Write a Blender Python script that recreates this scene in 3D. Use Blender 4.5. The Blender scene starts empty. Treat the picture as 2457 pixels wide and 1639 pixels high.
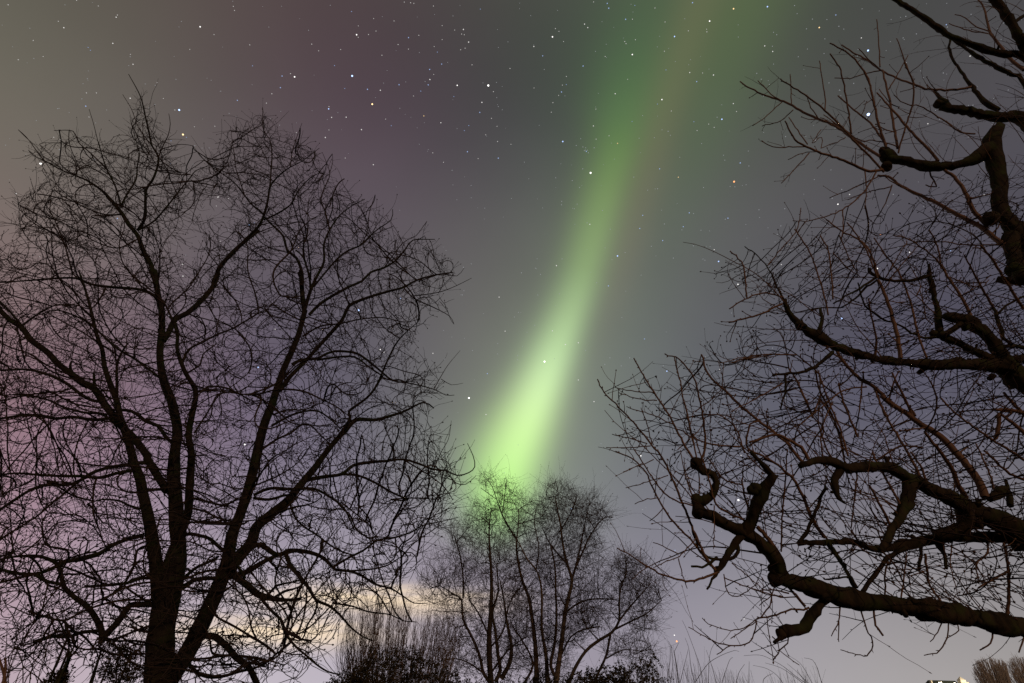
import bpy, math, random
import numpy as np
from mathutils import Vector
R_ = math.radians
random.seed(7); rng = np.random.default_rng(7)
scene = bpy.context.scene
col = scene.collection

# ------------------------------------------------------------------ camera
W0, H0, FPX = 2457.0, 1639.0, 1228.5
PITCH = R_(34.3)
CAM = np.array((0.0, 0.0, 1.6))
cam = bpy.data.cameras.new("camera"); cam.sensor_width = 36.0; cam.lens = 18.0
cam.clip_start = 0.05; cam.clip_end = 20000
cam_o = bpy.data.objects.new("camera", cam); col.objects.link(cam_o)
cam_o.location = CAM; cam_o.rotation_euler = (math.pi / 2 + PITCH, 0, 0)
scene.camera = cam_o
FWD = np.array((0, math.cos(PITCH), math.sin(PITCH)))
UP = np.array((0, -math.sin(PITCH), math.cos(PITCH)))
RT = np.array((1.0, 0, 0))
def ray(x, y):
    return FWD + RT * (x - W0 / 2) / FPX + UP * (H0 / 2 - y) / FPX
def udir(x, y):
    d = ray(x, y); return d / np.linalg.norm(d)
def at(x, y, Y):                      # photo pixel + distance north of the camera -> point
    d = ray(x, y); return CAM + d * (Y / d[1])
def mpp(x, y, Y):                     # metres per photo pixel there
    return Y / ray(x, y)[1] / FPX
def srgb(*c):
    return np.array([(v / 255 / 12.92) if v <= 10 else ((v / 255 + .055) / 1.055) ** 2.4 for v in c])

# ------------------------------------------------------------------ render
scene.view_settings.view_transform = 'Standard'; scene.view_settings.look = 'None'
scene.view_settings.exposure = 0.0; scene.view_settings.gamma = 1.0
scene.render.engine = 'CYCLES'
scene.cycles.max_bounces = 4; scene.cycles.diffuse_bounces = 2; scene.cycles.transparent_max_bounces = 4
scene.cycles.caustics_reflective = False; scene.cycles.caustics_refractive = False
scene.cycles.use_denoising = False

# ------------------------------------------------------------------ night sky with aurora
SKY = [  # photo pixel -> sky colour (sRGB) away from the aurora
 (0,0,104,103,90),(60,300,114,102,96),(450,100,88,81,79),(740,60,88,74,76),(900,130,81,69,73),(1080,160,75,72,74),(1250,60,74,74,72),
 (1500,-150,74,78,70),(1230,380,78,77,77),(900,400,85,77,84),(500,380,93,83,86),(60,600,121,109,107),(380,700,112,101,106),
 (720,700,104,93,103),(1080,700,99,96,100),(1220,930,108,112,108),(900,1000,118,110,120),(500,1000,126,115,130),(0,1000,150,122,131),
 (0,1230,174,136,149),(300,1250,150,134,152),(650,1260,146,134,153),(1050,1260,136,131,144),(0,1600,186,168,178),(400,1600,194,181,190),
 (800,1620,198,189,200),(1250,1450,150,142,154),(1600,1330,134,130,143),(1640,1620,162,157,168),(1960,1620,166,162,165),(2250,1620,174,169,165),
 (2457,1560,166,161,160),(1520,1010,113,115,119),(1720,700,92,93,97),(1760,330,79,82,79),(1900,60,80,85,76),(2080,330,78,76,79),
 (2400,60,72,70,76),(2400,480,80,77,85),(1950,700,90,88,97),(2380,880,97,96,106),(2050,1180,115,113,124),(2420,1230,112,110,119),
 (2050,1440,134,131,139),(1700,1040,112,112,119),(2420,1420,140,135,140)]
KR = 11.0
sky_dirs = np.array([udir(s[0], s[1]) for s in SKY]); sky_cols = np.array([srgb(*s[2:]) for s in SKY])
BASE = np.array((0.085, 0.08, 0.085))
A_ = np.exp(KR * (sky_dirs @ sky_dirs.T - 1))
coef = np.linalg.solve(A_.T @ A_ + 0.02 * np.eye(len(SKY)), A_.T @ (sky_cols - BASE))

world = bpy.data.worlds.new("World"); scene.world = world; world.use_nodes = True
nt = world.node_tree; nt.nodes.clear(); N = nt.nodes; L = nt.links
def setin(sock, v):
    if isinstance(v, bpy.types.NodeSocket): L.new(v, sock)
    else: sock.default_value = v
def M(op, a, b=None, c=None, clamp=False):
    n = N.new('ShaderNodeMath'); n.operation = op; n.use_clamp = clamp
    for i, v in enumerate((a, b, c)):
        if v is not None: setin(n.inputs[i], v)
    return n.outputs[0]
def VM(op, a, b=None, c=None):
    n = N.new('ShaderNodeVectorMath'); n.operation = op
    for i, v in enumerate((a, b, c)):
        if v is not None:
            if isinstance(v, (tuple, list, np.ndarray)): n.inputs[i].default_value = tuple(float(q) for q in v)
            else: L.new(v, n.inputs[i])
    return n.outputs['Value'] if op == 'DOT_PRODUCT' else n.outputs['Vector']
def ramp(t, stops, interp='B_SPLINE'):
    n = N.new('ShaderNodeValToRGB'); n.color_ramp.interpolation = interp; e = n.color_ramp.elements
    while len(e) < len(stops): e.new(0.5)
    for k, (p, c) in enumerate(sorted(stops, key=lambda q: q[0])):
        e[k].position = float(p); c = (c, c, c) if np.isscalar(c) else c
        e[k].color = (float(c[0]), float(c[1]), float(c[2]), 1)
    L.new(t, n.inputs[0]); return n.outputs[0]
tc = N.new('ShaderNodeTexCoord')
D = VM('NORMALIZE', tc.outputs['Generated'])
acc = tuple(BASE)
for d, c in zip(sky_dirs, coef):
    w = M('EXPONENT', M('MULTIPLY_ADD', VM('DOT_PRODUCT', D, d), KR, -KR))
    acc = VM('MULTIPLY_ADD', w, c, acc if not isinstance(acc, tuple) else acc)
nb = N.new('ShaderNodeTexNoise'); nb.inputs['Scale'].default_value = 5.0; nb.inputs['Detail'].default_value = 3; L.new(D, nb.inputs['Vector'])
skycol = VM('MULTIPLY', VM('MAXIMUM', acc, (0.012, 0.012, 0.013)), M('MULTIPLY_ADD', nb.outputs[0], 0.16, 0.92))
# low cloud lit by the town below it
sep = N.new('ShaderNodeSeparateXYZ'); L.new(D, sep.inputs[0])
el = M('ARCSINE', sep.outputs[2]); az = M('ARCTAN2', sep.outputs[0], sep.outputs[1])
mp = N.new('ShaderNodeCombineXYZ'); L.new(M('MULTIPLY', az, 5.0), mp.inputs[0]); L.new(M('MULTIPLY', el, 42.0), mp.inputs[1])
nz = N.new('ShaderNodeTexNoise'); nz.inputs['Scale'].default_value = 1.6; nz.inputs['Detail'].default_value = 4; L.new(mp.outputs[0], nz.inputs['Vector'])
def azel(x, y):
    d = udir(x, y); return math.atan2(d[0], d[1]), math.asin(d[2])
def streak(x0, x1, y, hw):
    a0, e0 = azel(x0, y); a1, e1 = azel(x1, y); ec = (e0 + e1) / 2; ac = (a0 + a1) / 2; aw = abs(a1 - a0) / 2
    wobble = M('MULTIPLY_ADD', nz.outputs[0], 0.03, ec - 0.015)
    g = M('EXPONENT', M('MULTIPLY', M('POWER', M('DIVIDE', M('SUBTRACT', el, wobble), hw), 2.0), -1.0))
    h = M('EXPONENT', M('MULTIPLY', M('POWER', M('ABSOLUTE', M('DIVIDE', M('SUBTRACT', az, ac), aw)), 3.0), -1.0))
    return M('MULTIPLY', g, h)
cl = M('ADD', streak(380, 930, 1516, 0.019), streak(620, 1180, 1438, 0.02))
cl = M('MULTIPLY', M('MINIMUM', cl, 1.0), M('MULTIPLY_ADD', nz.outputs[0], 1.0, 0.42), clamp=True)
cmix = N.new('ShaderNodeMix'); cmix.data_type = 'VECTOR'
L.new(cl, cmix.inputs[0]); L.new(skycol, cmix.inputs[4]); cmix.inputs[5].default_value = tuple(srgb(250, 226, 196))
skycol = cmix.outputs[1]
# aurora: a ray along a great circle, bent by an offset curve
AUR = [(1120,1390,70,(0,0,0)),(1150,1330,70,(0,0,0)),(1180,1265,64,(.08,.24,.0)),(1203,1200,64,(.24,.60,.02)),(1225,1107,68,(.37,.69,.13)),(1268,1010,58,(.43,.68,.20)),(1302,930,50,(.42,.63,.25)),(1332,850,46,(.31,.49,.20)),
       (1362,773,43,(.215,.345,.125)),(1388,700,43,(.145,.25,.075)),(1408,640,44,(.115,.205,.045)),(1450,473,48,(.075,.145,.014)),(1484,365,52,(.045,.115,.002)),
       (1500,282,66,(.026,.085,.004)),(1535,150,86,(.014,.052,.006)),(1575,0,100,(.012,.034,.006))]
ad = np.array([udir(a[0], a[1]) for a in AUR])
_, _, vt = np.linalg.svd(ad); nrm = vt[2]
if nrm @ RT < 0: nrm = -nrm
e1 = ad[0] - nrm * (ad[0] @ nrm); e1 /= np.linalg.norm(e1); e2 = np.cross(nrm, e1)
if e2 @ ad[-1] < 0: e2 = -e2
ts = np.arctan2(ad @ e2, ad @ e1); offs = ad @ nrm; TM = ts[-1] * 1.02
sig = [1.18 * a[2] * np.linalg.norm(1 / np.linalg.norm(ray(a[0], a[1]))) / FPX for a in AUR]
T = M('DIVIDE', M('ARCTAN2', VM('DOT_PRODUCT', D, e2), VM('DOT_PRODUCT', D, e1)), TM)
pos = [max(0, min(1, t / TM)) for t in ts]
f_ = M('MULTIPLY_ADD', ramp(T, [(p, .5 + o * 4) for p, o in zip(pos, offs)]), .25, -.125)
s_ = M('MULTIPLY', ramp(T, [(p, q * 5) for p, q in zip(pos, sig)]), .2)
acol = ramp(T, [(p, a[3]) for p, a in zip(pos, AUR)])
dx = M('SUBTRACT', VM('DOT_PRODUCT', D, nrm), f_)
x_ = M('DIVIDE', dx, s_)
side = M('MULTIPLY_ADD', M('GREATER_THAN', x_, 0.0), 0.55, 1.0)
core = M('EXPONENT', M('MULTIPLY', M('MULTIPLY', M('POWER', M('ABSOLUTE', x_), 2.0), -0.8), side))
halo = M('EXPONENT', M('MULTIPLY', M('POWER', M('ABSOLUTE', M('MULTIPLY', x_, 0.36)), 2.0), -1.0))
prof = M('MULTIPLY_ADD', halo, 0.13, core)
front = M('GREATER_THAN', VM('DOT_PRODUCT', D, FWD), 0.2)
fade = M('MULTIPLY', front, ramp(T, [(0, 1), (.9, 1), (1, .9)], 'LINEAR'))
a1 = VM('MULTIPLY', acol, M('MULTIPLY', prof, fade))
def lobe(shift, width, stops):
    g = M('EXPONENT', M('MULTIPLY', M('POWER', M('ABSOLUTE', M('DIVIDE', M('SUBTRACT', dx, shift), width)), 2.0), -1.0))
    return VM('MULTIPLY', ramp(T, stops), M('MULTIPLY', g, front))
a2 = lobe(.062, .04, [(0, (0, 0, 0)), (.45, (.004, .0, .0)), (.6, (.028, .016, .003)), (.78, (.044, .030, .010)), (.92, (.040, .026, .010)), (1, (.036, .026, .01))])
a3 = lobe(.13, .075, [(0, (0, 0, 0)), (.6, (.0, .004, .0)), (.75, (.006, .018, .0)), (.9, (.02, .042, .004)), (1, (.028, .05, .006))])
total = VM('ADD', VM('ADD', skycol, a1), VM('ADD', a2, a3))
bg = N.new('ShaderNodeBackground'); bg.inputs['Strength'].default_value = 1.0
wo = N.new('ShaderNodeOutputWorld'); L.new(total, bg.inputs[0]); L.new(bg.outputs[0], wo.inputs[0])
world.cycles.sampling_method = 'MANUAL'; world.cycles.sample_map_resolution = 256

# faint warm light falling on the trees from behind the camera
sun = bpy.data.lights.new("sun", 'SUN'); sun.energy = 0.6; sun.angle = R_(2); sun.color = (1.0, 0.72, 0.45)
sun_o = bpy.data.objects.new("sun", sun); col.objects.link(sun_o)
sun_o.rotation_euler = Vector((-0.42, 0.86, -0.28)).to_track_quat('-Z', 'Y').to_euler()

# ------------------------------------------------------------------ materials
def mat(name, c1, c2, scale=6.0, c3=None, c3amt=0.5, rough=0.9, bump=0.4, stretch=(1, 1, .25), spec=0.1):
    m = bpy.data.materials.new(name); m.use_nodes = True; t = m.node_tree; b = t.nodes['Principled BSDF']
    b.inputs['Roughness'].default_value = rough; b.inputs['Specular IOR Level'].default_value = spec
    g = t.nodes.new('ShaderNodeNewGeometry'); mpn = t.nodes.new('ShaderNodeMapping'); mpn.inputs['Scale'].default_value = stretch
    t.links.new(g.outputs['Position'], mpn.inputs['Vector'])
    n = t.nodes.new('ShaderNodeTexNoise'); n.inputs['Scale'].default_value = scale; n.inputs['Detail'].default_value = 5; t.links.new(mpn.outputs[0], n.inputs['Vector'])
    r = t.nodes.new('ShaderNodeValToRGB'); r.color_ramp.elements[0].position = .35; r.color_ramp.elements[1].position = .65
    r.color_ramp.elements[0].color = (*c1, 1); r.color_ramp.elements[1].color = (*c2, 1); t.links.new(n.outputs[0], r.inputs[0]); out = r.outputs[0]
    if c3:
        n2 = t.nodes.new('ShaderNodeTexNoise'); n2.inputs['Scale'].default_value = scale * .35; n2.inputs['Detail'].default_value = 3; t.links.new(g.outputs['Position'], n2.inputs['Vector'])
        r2 = t.nodes.new('ShaderNodeValToRGB'); r2.color_ramp.elements[0].position = 1 - c3amt - .1; r2.color_ramp.elements[1].position = min(1, 1 - c3amt + .1); t.links.new(n2.outputs[0], r2.inputs[0])
        mx = t.nodes.new('ShaderNodeMix'); mx.data_type = 'RGBA'; t.links.new(r2.outputs[0], mx.inputs[0]); t.links.new(out, mx.inputs[6]); mx.inputs[7].default_value = (*c3, 1); out = mx.outputs[2]
    t.links.new(out, b.inputs['Base Color'])
    if bump:
        bp = t.nodes.new('ShaderNodeBump'); bp.inputs['Strength'].default_value = bump; bp.inputs['Distance'].default_value = .02
        t.links.new(n.outputs[0], bp.inputs['Height']); t.links.new(bp.outputs[0], b.inputs['Normal'])
    return m
MAT = dict(
 bark_dark=mat('dark_mossy_bark', (.018, .012, .009), (.038, .026, .018), 9, (.024, .030, .009), .42),
 twig_dark=mat('dark_twig_bark', (.032, .019, .016), (.062, .037, .029), 5, bump=0),
 bark_fruit=mat('fruit_tree_bark', (.020, .013, .008), (.050, .029, .016), 26, (.040, .042, .012), .40, bump=.6),
 shoot=mat('red_brown_shoot_bark', (.12, .052, .029), (.20, .095, .052), 7, bump=0, rough=.7, spec=.2),
 shoot_dark=mat('dark_shoot_bark', (.035, .022, .020), (.10, .048, .032), 4, bump=0, rough=.75),
 bark_alder=mat('alder_bark', (.05, .035, .026), (.10, .065, .045), 5),
 bark_birch=mat('birch_bark', (.10, .06, .04), (.20, .13, .09), 5),
 twig_far=mat('brown_twig', (.055, .034, .028), (.10, .062, .048), 2, bump=0),
 willow=mat('willow_whip_bark', (.12, .072, .052), (.20, .125, .09), 2, bump=0),
 leaf=mat('dark_evergreen_leaf', (.026, .022, .012), (.075, .048, .028), 6, bump=0, rough=.6),
 far_tree=mat('far_twig', (.34, .25, .20), (.46, .36, .30), 1, bump=0),
 grass=mat('dry_grass_stem', (.09, .065, .045), (.15, .11, .075), 3, bump=0),
 ground=mat('winter_turf', (.02, .026, .012), (.05, .048, .025), .8, bump=.3, stretch=(1, 1, 1)),
 wall=mat('cream_render', (.70, .62, .48), (.80, .72, .58), 1, bump=0), roof=mat('dark_slate', (.05, .06, .05), (.09, .10, .085), 2, bump=0),
 metal=mat('dark_metal', (.03, .03, .03), (.05, .05, .05), 2, bump=0),
)
def emit(name, c, s):
    m = bpy.data.materials.new(name); m.use_nodes = True; t = m.node_tree; t.nodes.clear()
    e = t.nodes.new('ShaderNodeEmission'); o = t.nodes.new('ShaderNodeOutputMaterial'); e.inputs[0].default_value = (*c, 1); e.inputs[1].default_value = s
    t.links.new(e.outputs[0], o.inputs[0]); m.cycles.emission_sampling = 'NONE'; return m

# ------------------------------------------------------------------ object helpers
def tag(o, label=None, cat=None, group=None, kind=None):
    if label: o['label'] = label
    if cat: o['category'] = cat
    if group: o['group'] = group
    if kind: o['kind'] = kind
    return o
def empty(name, loc, label, cat, group=None):
    o = bpy.data.objects.new(name, None); col.objects.link(o); o.location = tuple(float(v) for v in loc); o.empty_display_size = .2
    return tag(o, label, cat, group)
class MB:
    def __init__(s): s.v = []; s.f = []; s.n = 0
    def add(s, v, f):
        s.v.append(np.asarray(v, float)); n = s.n; s.f.extend([tuple(i + n for i in q) for q in f]); s.n += len(v)
    def tube(s, P, rad, sides=3, cap0=False, rough=0.0):
        P = np.asarray(P, float); k = len(P)
        if k < 2: return
        rad = np.broadcast_to(np.asarray(rad, float), (k,))
        T_ = np.empty_like(P); T_[1:-1] = P[2:] - P[:-2]; T_[0] = P[1] - P[0]; T_[-1] = P[-1] - P[-2]
        T_ /= np.linalg.norm(T_, axis=1)[:, None] + 1e-9
        a = np.array((0, 0, 1.0)) if abs(T_[0][2]) < .9 else np.array((1.0, 0, 0))
        u = np.cross(T_[0], a); u /= np.linalg.norm(u)
        ang = np.arange(sides) * (2 * math.pi / sides); ca = np.cos(ang)[:, None]; sa = np.sin(ang)[:, None]
        V = np.empty((k * sides, 3)); RN = None
        if rough:
            a1_ = rng.normal(0, 1, (k, sides)); a1_ = .5 * a1_ + .25 * np.roll(a1_, 1, 1) + .25 * np.roll(a1_, -1, 1); a2_ = a1_.copy(); a2_[1:-1] = (a1_[:-2] + a1_[1:-1] * 2 + a1_[2:]) / 4
            gr = np.repeat(rng.normal(0, 1, (k // 5 + 1, sides)), 5, 0)[:k]; RN = 1 + rough * (.9 * a2_ + .55 * (.5 * gr + .5 * np.roll(gr, 2, 0))); RN[0] = 1
        for i in range(k):
            t = T_[i]; u = u - t * (u @ t); u /= math.sqrt(u @ u) + 1e-9; w = np.cross(t, u)
            V[i * sides:(i + 1) * sides] = P[i] + (rad[i] if RN is None else (rad[i] * RN[i])[:, None]) * (ca * u + sa * w)
        F = []
        for i in range(k - 1):
            b = i * sides
            for j in range(sides):
                j2 = (j + 1) % sides; F.append((b + j, b + j2, b + sides + j2, b + sides + j))
        F.append(tuple((k - 1) * sides + j for j in range(sides)))
        if cap0: F.append(tuple(reversed(range(sides))))
        s.add(V, F)
    def build(s, name, m, parent=None, smooth=True):
        me = bpy.data.meshes.new(name)
        me.from_pydata(np.concatenate(s.v).tolist() if s.v else [], [], s.f); me.materials.append(m)
        if smooth: me.polygons.foreach_set('use_smooth', [True] * len(me.polygons))
        me.update()
        o = bpy.data.objects.new(name, me); col.objects.link(o)
        if parent is not None:
            o.parent = parent; off = Vector((0, 0, 0)); q = parent
            while q is not None: off += q.location; q = q.parent
            me.transform(__import__('mathutils').Matrix.Translation(-off))
        return o

# tiles of the photograph the outlines were measured in: origin x, origin y, scale
TILE = {'0': (0, 0, 1), 'A': (0, 150, 2.8516), 'B': (500, 250, 2.8508), 'C': (0, 650, 2.8516), 'D': (550, 650, 2.8516), 'E': (0, 1090, 2.8565), 'F': (500, 1090, 2.8565),
        'G': (950, 1090, 2.8557), 'H': (1750, 0, 2.6139), 'I': (1750, 450, 2.6139), 'J': (1400, 850, 2.6139), 'K': (1850, 950, 2.2751), 'L': (2200, 1540, 9.148),
        'M': (1550, 1400, 5.8775), 'N': (1300, 0, 4.612), 'O': (1300, 300, 4.612), 'P': (1050, 600, 4.612), 'Q': (0, 0, 3.2653), 'R': (2100, 950, 4.479),
        'S': (2000, 550, 3.4836), 'T': (0, 1350, 5.426), 'Z': (700, 0, 3.9183)}
def parse(s):
    out = []; t = TILE['0']
    for q in s.split():
        if q in TILE: t = TILE[q]
        else:
            x, y = q.split(','); out.append((t[0] + float(x) / t[2], t[1] + float(y) / t[2]))
    return np.array(out)
def catmull(P, step, tau=.5):
    P = np.asarray(P, float); out = []
    Q = np.vstack((2 * P[0] - P[1], P, 2 * P[-1] - P[-2]))
    for i in range(1, len(Q) - 2):
        p0, p1, p2, p3 = Q[i - 1], Q[i], Q[i + 1], Q[i + 2]
        n = max(2, int(np.linalg.norm((p2 - p1)[:2]) / step))
        for t in np.arange(n) / n:
            m1 = tau * (p2 - p0); m2 = tau * (p3 - p1)
            out.append((2 * t ** 3 - 3 * t * t + 1) * p1 + (t ** 3 - 2 * t * t + t) * m1 + (3 * t * t - 2 * t ** 3) * p2 + (t ** 3 - t * t) * m2)
    out.append(P[-1]); return np.array(out)

class Tree:
    """limbs measured in the photograph, each given its own distance, joined to the limb it grows from"""
    def __init__(s, Y, drift=.5, step=12, ylim=None):
        s.Y = Y; s.drift = drift; s.step = step; s.samp = np.zeros((0, 4)); s.limbs = []; s.ylim = ylim
    def limb(s, txt, w, root=False, snap=45, drift=None, knob=0.0, kind='limb', dY=None, jit=0.0, tau=.5):
        p = parse(txt); c = catmull(p, s.step, tau); k = len(c)
        seg = np.concatenate(([0], np.cumsum(np.linalg.norm(np.diff(c, axis=0), axis=1)))); fr = seg / seg[-1]
        w = np.atleast_1d(np.asarray(w, float)); wid = np.interp(fr, np.linspace(0, 1, len(w)), w) if len(w) > 1 else np.full(k, w[0])
        Y0 = s.Y
        if len(s.samp) and not root:
            d2 = np.hypot(s.samp[:, 0] - c[0, 0], s.samp[:, 1] - c[0, 1]); i = d2.argmin()
            if d2[i] < snap: Y0 = s.samp[i, 2]
        dr = s.drift if drift is None else drift
        sl = random.uniform(-1, 1) * dr if dY is None else 0
        tot = sl * seg[-1] * mpp(c[0, 0], c[0, 1], Y0) if dY is None else dY
        if s.ylim: tot = min(max(Y0 + tot, s.ylim[0]), s.ylim[1]) - Y0
        Ys = Y0 + tot * fr ** 1.1
        if jit: c = c + rng.normal(0, jit, c.shape) * np.minimum(1, fr * 5)[:, None]
        pts = np.array([at(x, y, yy) for (x, y), yy in zip(c, Ys)])
        rad = np.array([.5 * q * (.92 if kind == 'limb' else 1) * mpp(x, y, yy) for (x, y), yy, q in zip(c, Ys, wid)])
        if knob:
            bump = np.ones(k)
            for q in range(int(seg[-1] / 34) + 1):
                s0 = random.uniform(0, seg[-1]); wd = random.uniform(.35, .9) * np.interp(s0, seg, wid) + 3; bump += random.uniform(.8, 4.0) * knob * np.exp(-((seg - s0) / wd) ** 2)
            rad = rad * np.minimum(bump, 1.32) * .93 * (1 + knob * rng.normal(0, .3, k))
        if root:
            g = pts[0].copy(); g[2] = -.15; m2 = pts[0] * .5 + g * .5; pts = np.vstack((g, m2, pts)); rad = np.concatenate(([rad[0] * 1.45, rad[0] * 1.1], rad)); s.base = g
        s.samp = np.vstack((s.samp, np.column_stack((c, Ys, rad[-k:]))))
        s.limbs.append((pts, rad, kind, seg[-1])); return pts, rad

def knobs(mb, c, r, n=9, amp=.34):
    """a swollen pollard knuckle: a lumpy ball"""
    import bmesh
    bm = bmesh.new(); bmesh.ops.create_icosphere(bm, subdivisions=3, radius=1); V = np.array([v.co[:] for v in bm.verts]); F = [tuple(v.index for v in f.verts) for f in bm.faces]; bm.free()
    cs = rng.normal(0, 1, (n, 3)); cs /= np.linalg.norm(cs, axis=1)[:, None]; k = np.ones(len(V))
    for q in cs: k += amp * np.exp(-((V - q) ** 2).sum(1) / random.uniform(.06, .3)) * random.uniform(.4, 1.2)
    mb.add(np.asarray(c) + V * (r * k * .85)[:, None], F)

def colonize(seed, att, di, dk, step, jit=.25, trop=(0, 0, 0), maxit=120, perpush=2, inert=.45):
    P = list(seed); par = [-1] * len(P); nch = {}; pdir = {}
    near = np.zeros(len(att), int); nd = np.full(len(att), 1e9); S = np.array(seed)
    for i in range(0, len(att), 400):
        d = ((att[i:i + 400, None] - S[None]) ** 2).sum(2); near[i:i + 400] = d.argmin(1); nd[i:i + 400] = d.min(1)
    alive = nd > dk * dk * .3; trop = np.array(trop, float)
    for it in range(maxit):
        act = np.where(alive & (nd < di * di))[0]
        if not len(act): break
        order = act[np.argsort(near[act])]; ids, st = np.unique(near[order], return_index=True); st = list(st) + [len(order)]
        new = []
        for q, i in enumerate(ids):
            if nch.get(i, 0) >= perpush: continue
            a = att[order[st[q]:st[q + 1]]] - P[i]; a /= np.linalg.norm(a, axis=1)[:, None] + 1e-9
            v = a.sum(0); v /= np.linalg.norm(v) + 1e-9
            v = v + trop + rng.normal(0, jit, 3)
            if i in pdir: v = v + pdir[i] * inert
            v /= np.linalg.norm(v) + 1e-9
            nch[i] = nch.get(i, 0) + 1
            new.append(P[i] + v * step); P.append(new[-1]); par.append(int(i)); pdir[len(P) - 1] = v
        if not new: break
        NP = np.array(new); b = len(P) - len(NP)
        al = np.where(alive)[0]
        for i in range(0, len(al), 600):
            idx = al[i:i + 600]; d = ((att[idx, None] - NP[None]) ** 2).sum(2); m = d.min(1); am = d.argmin(1)
            bt = m < nd[idx]; nd[idx[bt]] = m[bt]; near[idx[bt]] = b + am[bt]
        alive &= nd > dk * dk
    return np.array(P), par

def twigs(mb, P, par, ns, rtip, rmax, pw=.40, side=.4, slen=(.08, .22), curl=.35, up=.15, endlen=None, buds=0):
    n = len(P); ch = [[] for _ in range(n)]
    for i in range(ns, n): ch[par[i]].append(i)
    lv = np.zeros(n)
    for i in range(n - 1, ns - 1, -1):
        if not ch[i]: lv[i] = 1
        else: lv[i] = sum(lv[c] for c in ch[i])
    r = np.minimum(rtip * np.maximum(lv, 1) ** pw, rmax)
    stack = [c for i in range(ns) for c in ch[i]]
    while stack:
        a = stack.pop(); path = [par[a], a]
        while ch[path[-1]]:
            cs = sorted(ch[path[-1]], key=lambda c: -lv[c]); stack.extend(cs[1:]); path.append(cs[0])
        pts = P[path]; rr = r[path].copy(); rr[0] = rr[1]; rr[-1] = rtip * .6
        q = pts.copy(); q[1:-1] = .25 * pts[:-2] + .5 * pts[1:-1] + .25 * pts[2:]
        mb.tube(q, rr, 5 if rr[0] > rtip * 5 else (4 if rr[0] > rtip * 2.5 else 3))
    for i in range(ns, n):
        if lv[i] <= 4:
            ends = not ch[i]
            for rep in range(2 if ends else 1):
                if random.random() < (side * 1.6 if ends else side):
                    d = P[i] - P[par[i]]; d /= np.linalg.norm(d) + 1e-9
                    v = d * (.9 if ends else .5) + rng.normal(0, .55, 3) + np.array((0, 0, up)); v /= np.linalg.norm(v); ln = random.uniform(*(endlen if ends and endlen and rep == 0 else slen)); k = 4 if ln < .35 else 6
                    pp = [P[i]]; 
                    for s in range(k):
                        v = v + rng.normal(0, curl, 3) * .5; v /= np.linalg.norm(v); pp.append(pp[-1] + v * ln / k)
                    mb.tube(pp, np.linspace(rtip * .9, rtip * .5, k + 1), 3)
                    if buds and random.random() < buds: mb.tube([pp[-1], pp[-1] + v * rtip * 3, pp[-1] + v * rtip * 6], [rtip * .8, rtip * 2.2, rtip * .4], 4)

def make_tree(tr, name, label, cat, bark, twig, thick, crown_fn, group=None, trunk_n=1, limbname='limb', rough=.07):
    root = empty(name, (tr.base[0], tr.base[1], 0), label, cat, group)
    tm = MB(); cm = MB()
    for k, (p, r, kind, ln) in enumerate(tr.limbs):
        big = r[0] / mpp(*tr.samp[0][:2], tr.Y) * 2
        sides = 14 if r[0] > .08 else (9 if r[0] > .03 else (6 if r[0] > .012 else 4))
        stub_at = []
        if kind == 'trunk': tm.tube(p, r, 18, rough=rough)
        elif kind == 'shoot': cm.tube(p, r, 5)
        elif big >= thick:
            m = MB(); m.tube(p, r, sides + (5 if r[0] > .03 else 0), cap0=False, rough=rough if r[0] > .012 else 0)
            if rough > .08 and r[0] > .02 and len(p) > 7:
                for q in range(max(1, int(ln / 130))):
                    i = int(random.uniform(.25, .8) * len(p)); t = p[i + 1] - p[i - 1]; t /= np.linalg.norm(t); v = rng.normal(0, 1, 3); v -= t * (v @ t) * .7; v /= np.linalg.norm(v); l = r[i] * random.uniform(1.3, 2.6); rs = r[i] * random.uniform(.28, .5)
                    m.tube([p[i], p[i] + v * l * .5, p[i] + v * l * .8 + t * l * .1, p[i] + v * l + t * l * .2], [rs * 1.5, rs, rs * 1.1, rs * .85], 8, rough=.15)
            m.build(limbname, bark, root)
        else: cm.tube(p, r, sides)
    if tm.n: tm.build('trunk', bark, root)
    crown_fn(cm, root)
    cm.build('crown', twig, root)
    return root
def inpoly(x, y, poly):
    c = np.zeros(len(x), bool); j = len(poly) - 1
    for i in range(len(poly)):
        xi, yi = poly[i]; xj, yj = poly[j]
        m = ((yi > y) != (yj > y)) & (x < (xj - xi) * (y - yi) / (yj - yi + 1e-9) + xi); c ^= m; j = i
    return c

# ------------------------------------------------------------------ ground
gm = MB(); nn = 72; rr_ = [0, 6, 20, 60, 200, 900, 4000]; gv = [(0, 0, 0)]; gf = []
for r in rr_[1:]:
    for a in range(nn): gv.append((r * math.cos(a * 2 * math.pi / nn), r * math.sin(a * 2 * math.pi / nn), 0))
for a in range(nn): gf.append((0, 1 + a, 1 + (a + 1) % nn))
for k in range(len(rr_) - 2):
    for a in range(nn): b = 1 + k * nn; a2 = (a + 1) % nn; gf.append((b + a, b + nn + a, b + nn + a2, b + a2))
gm.add(gv, gf); tag(gm.build('ground', MAT['ground']), kind='structure')

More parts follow.
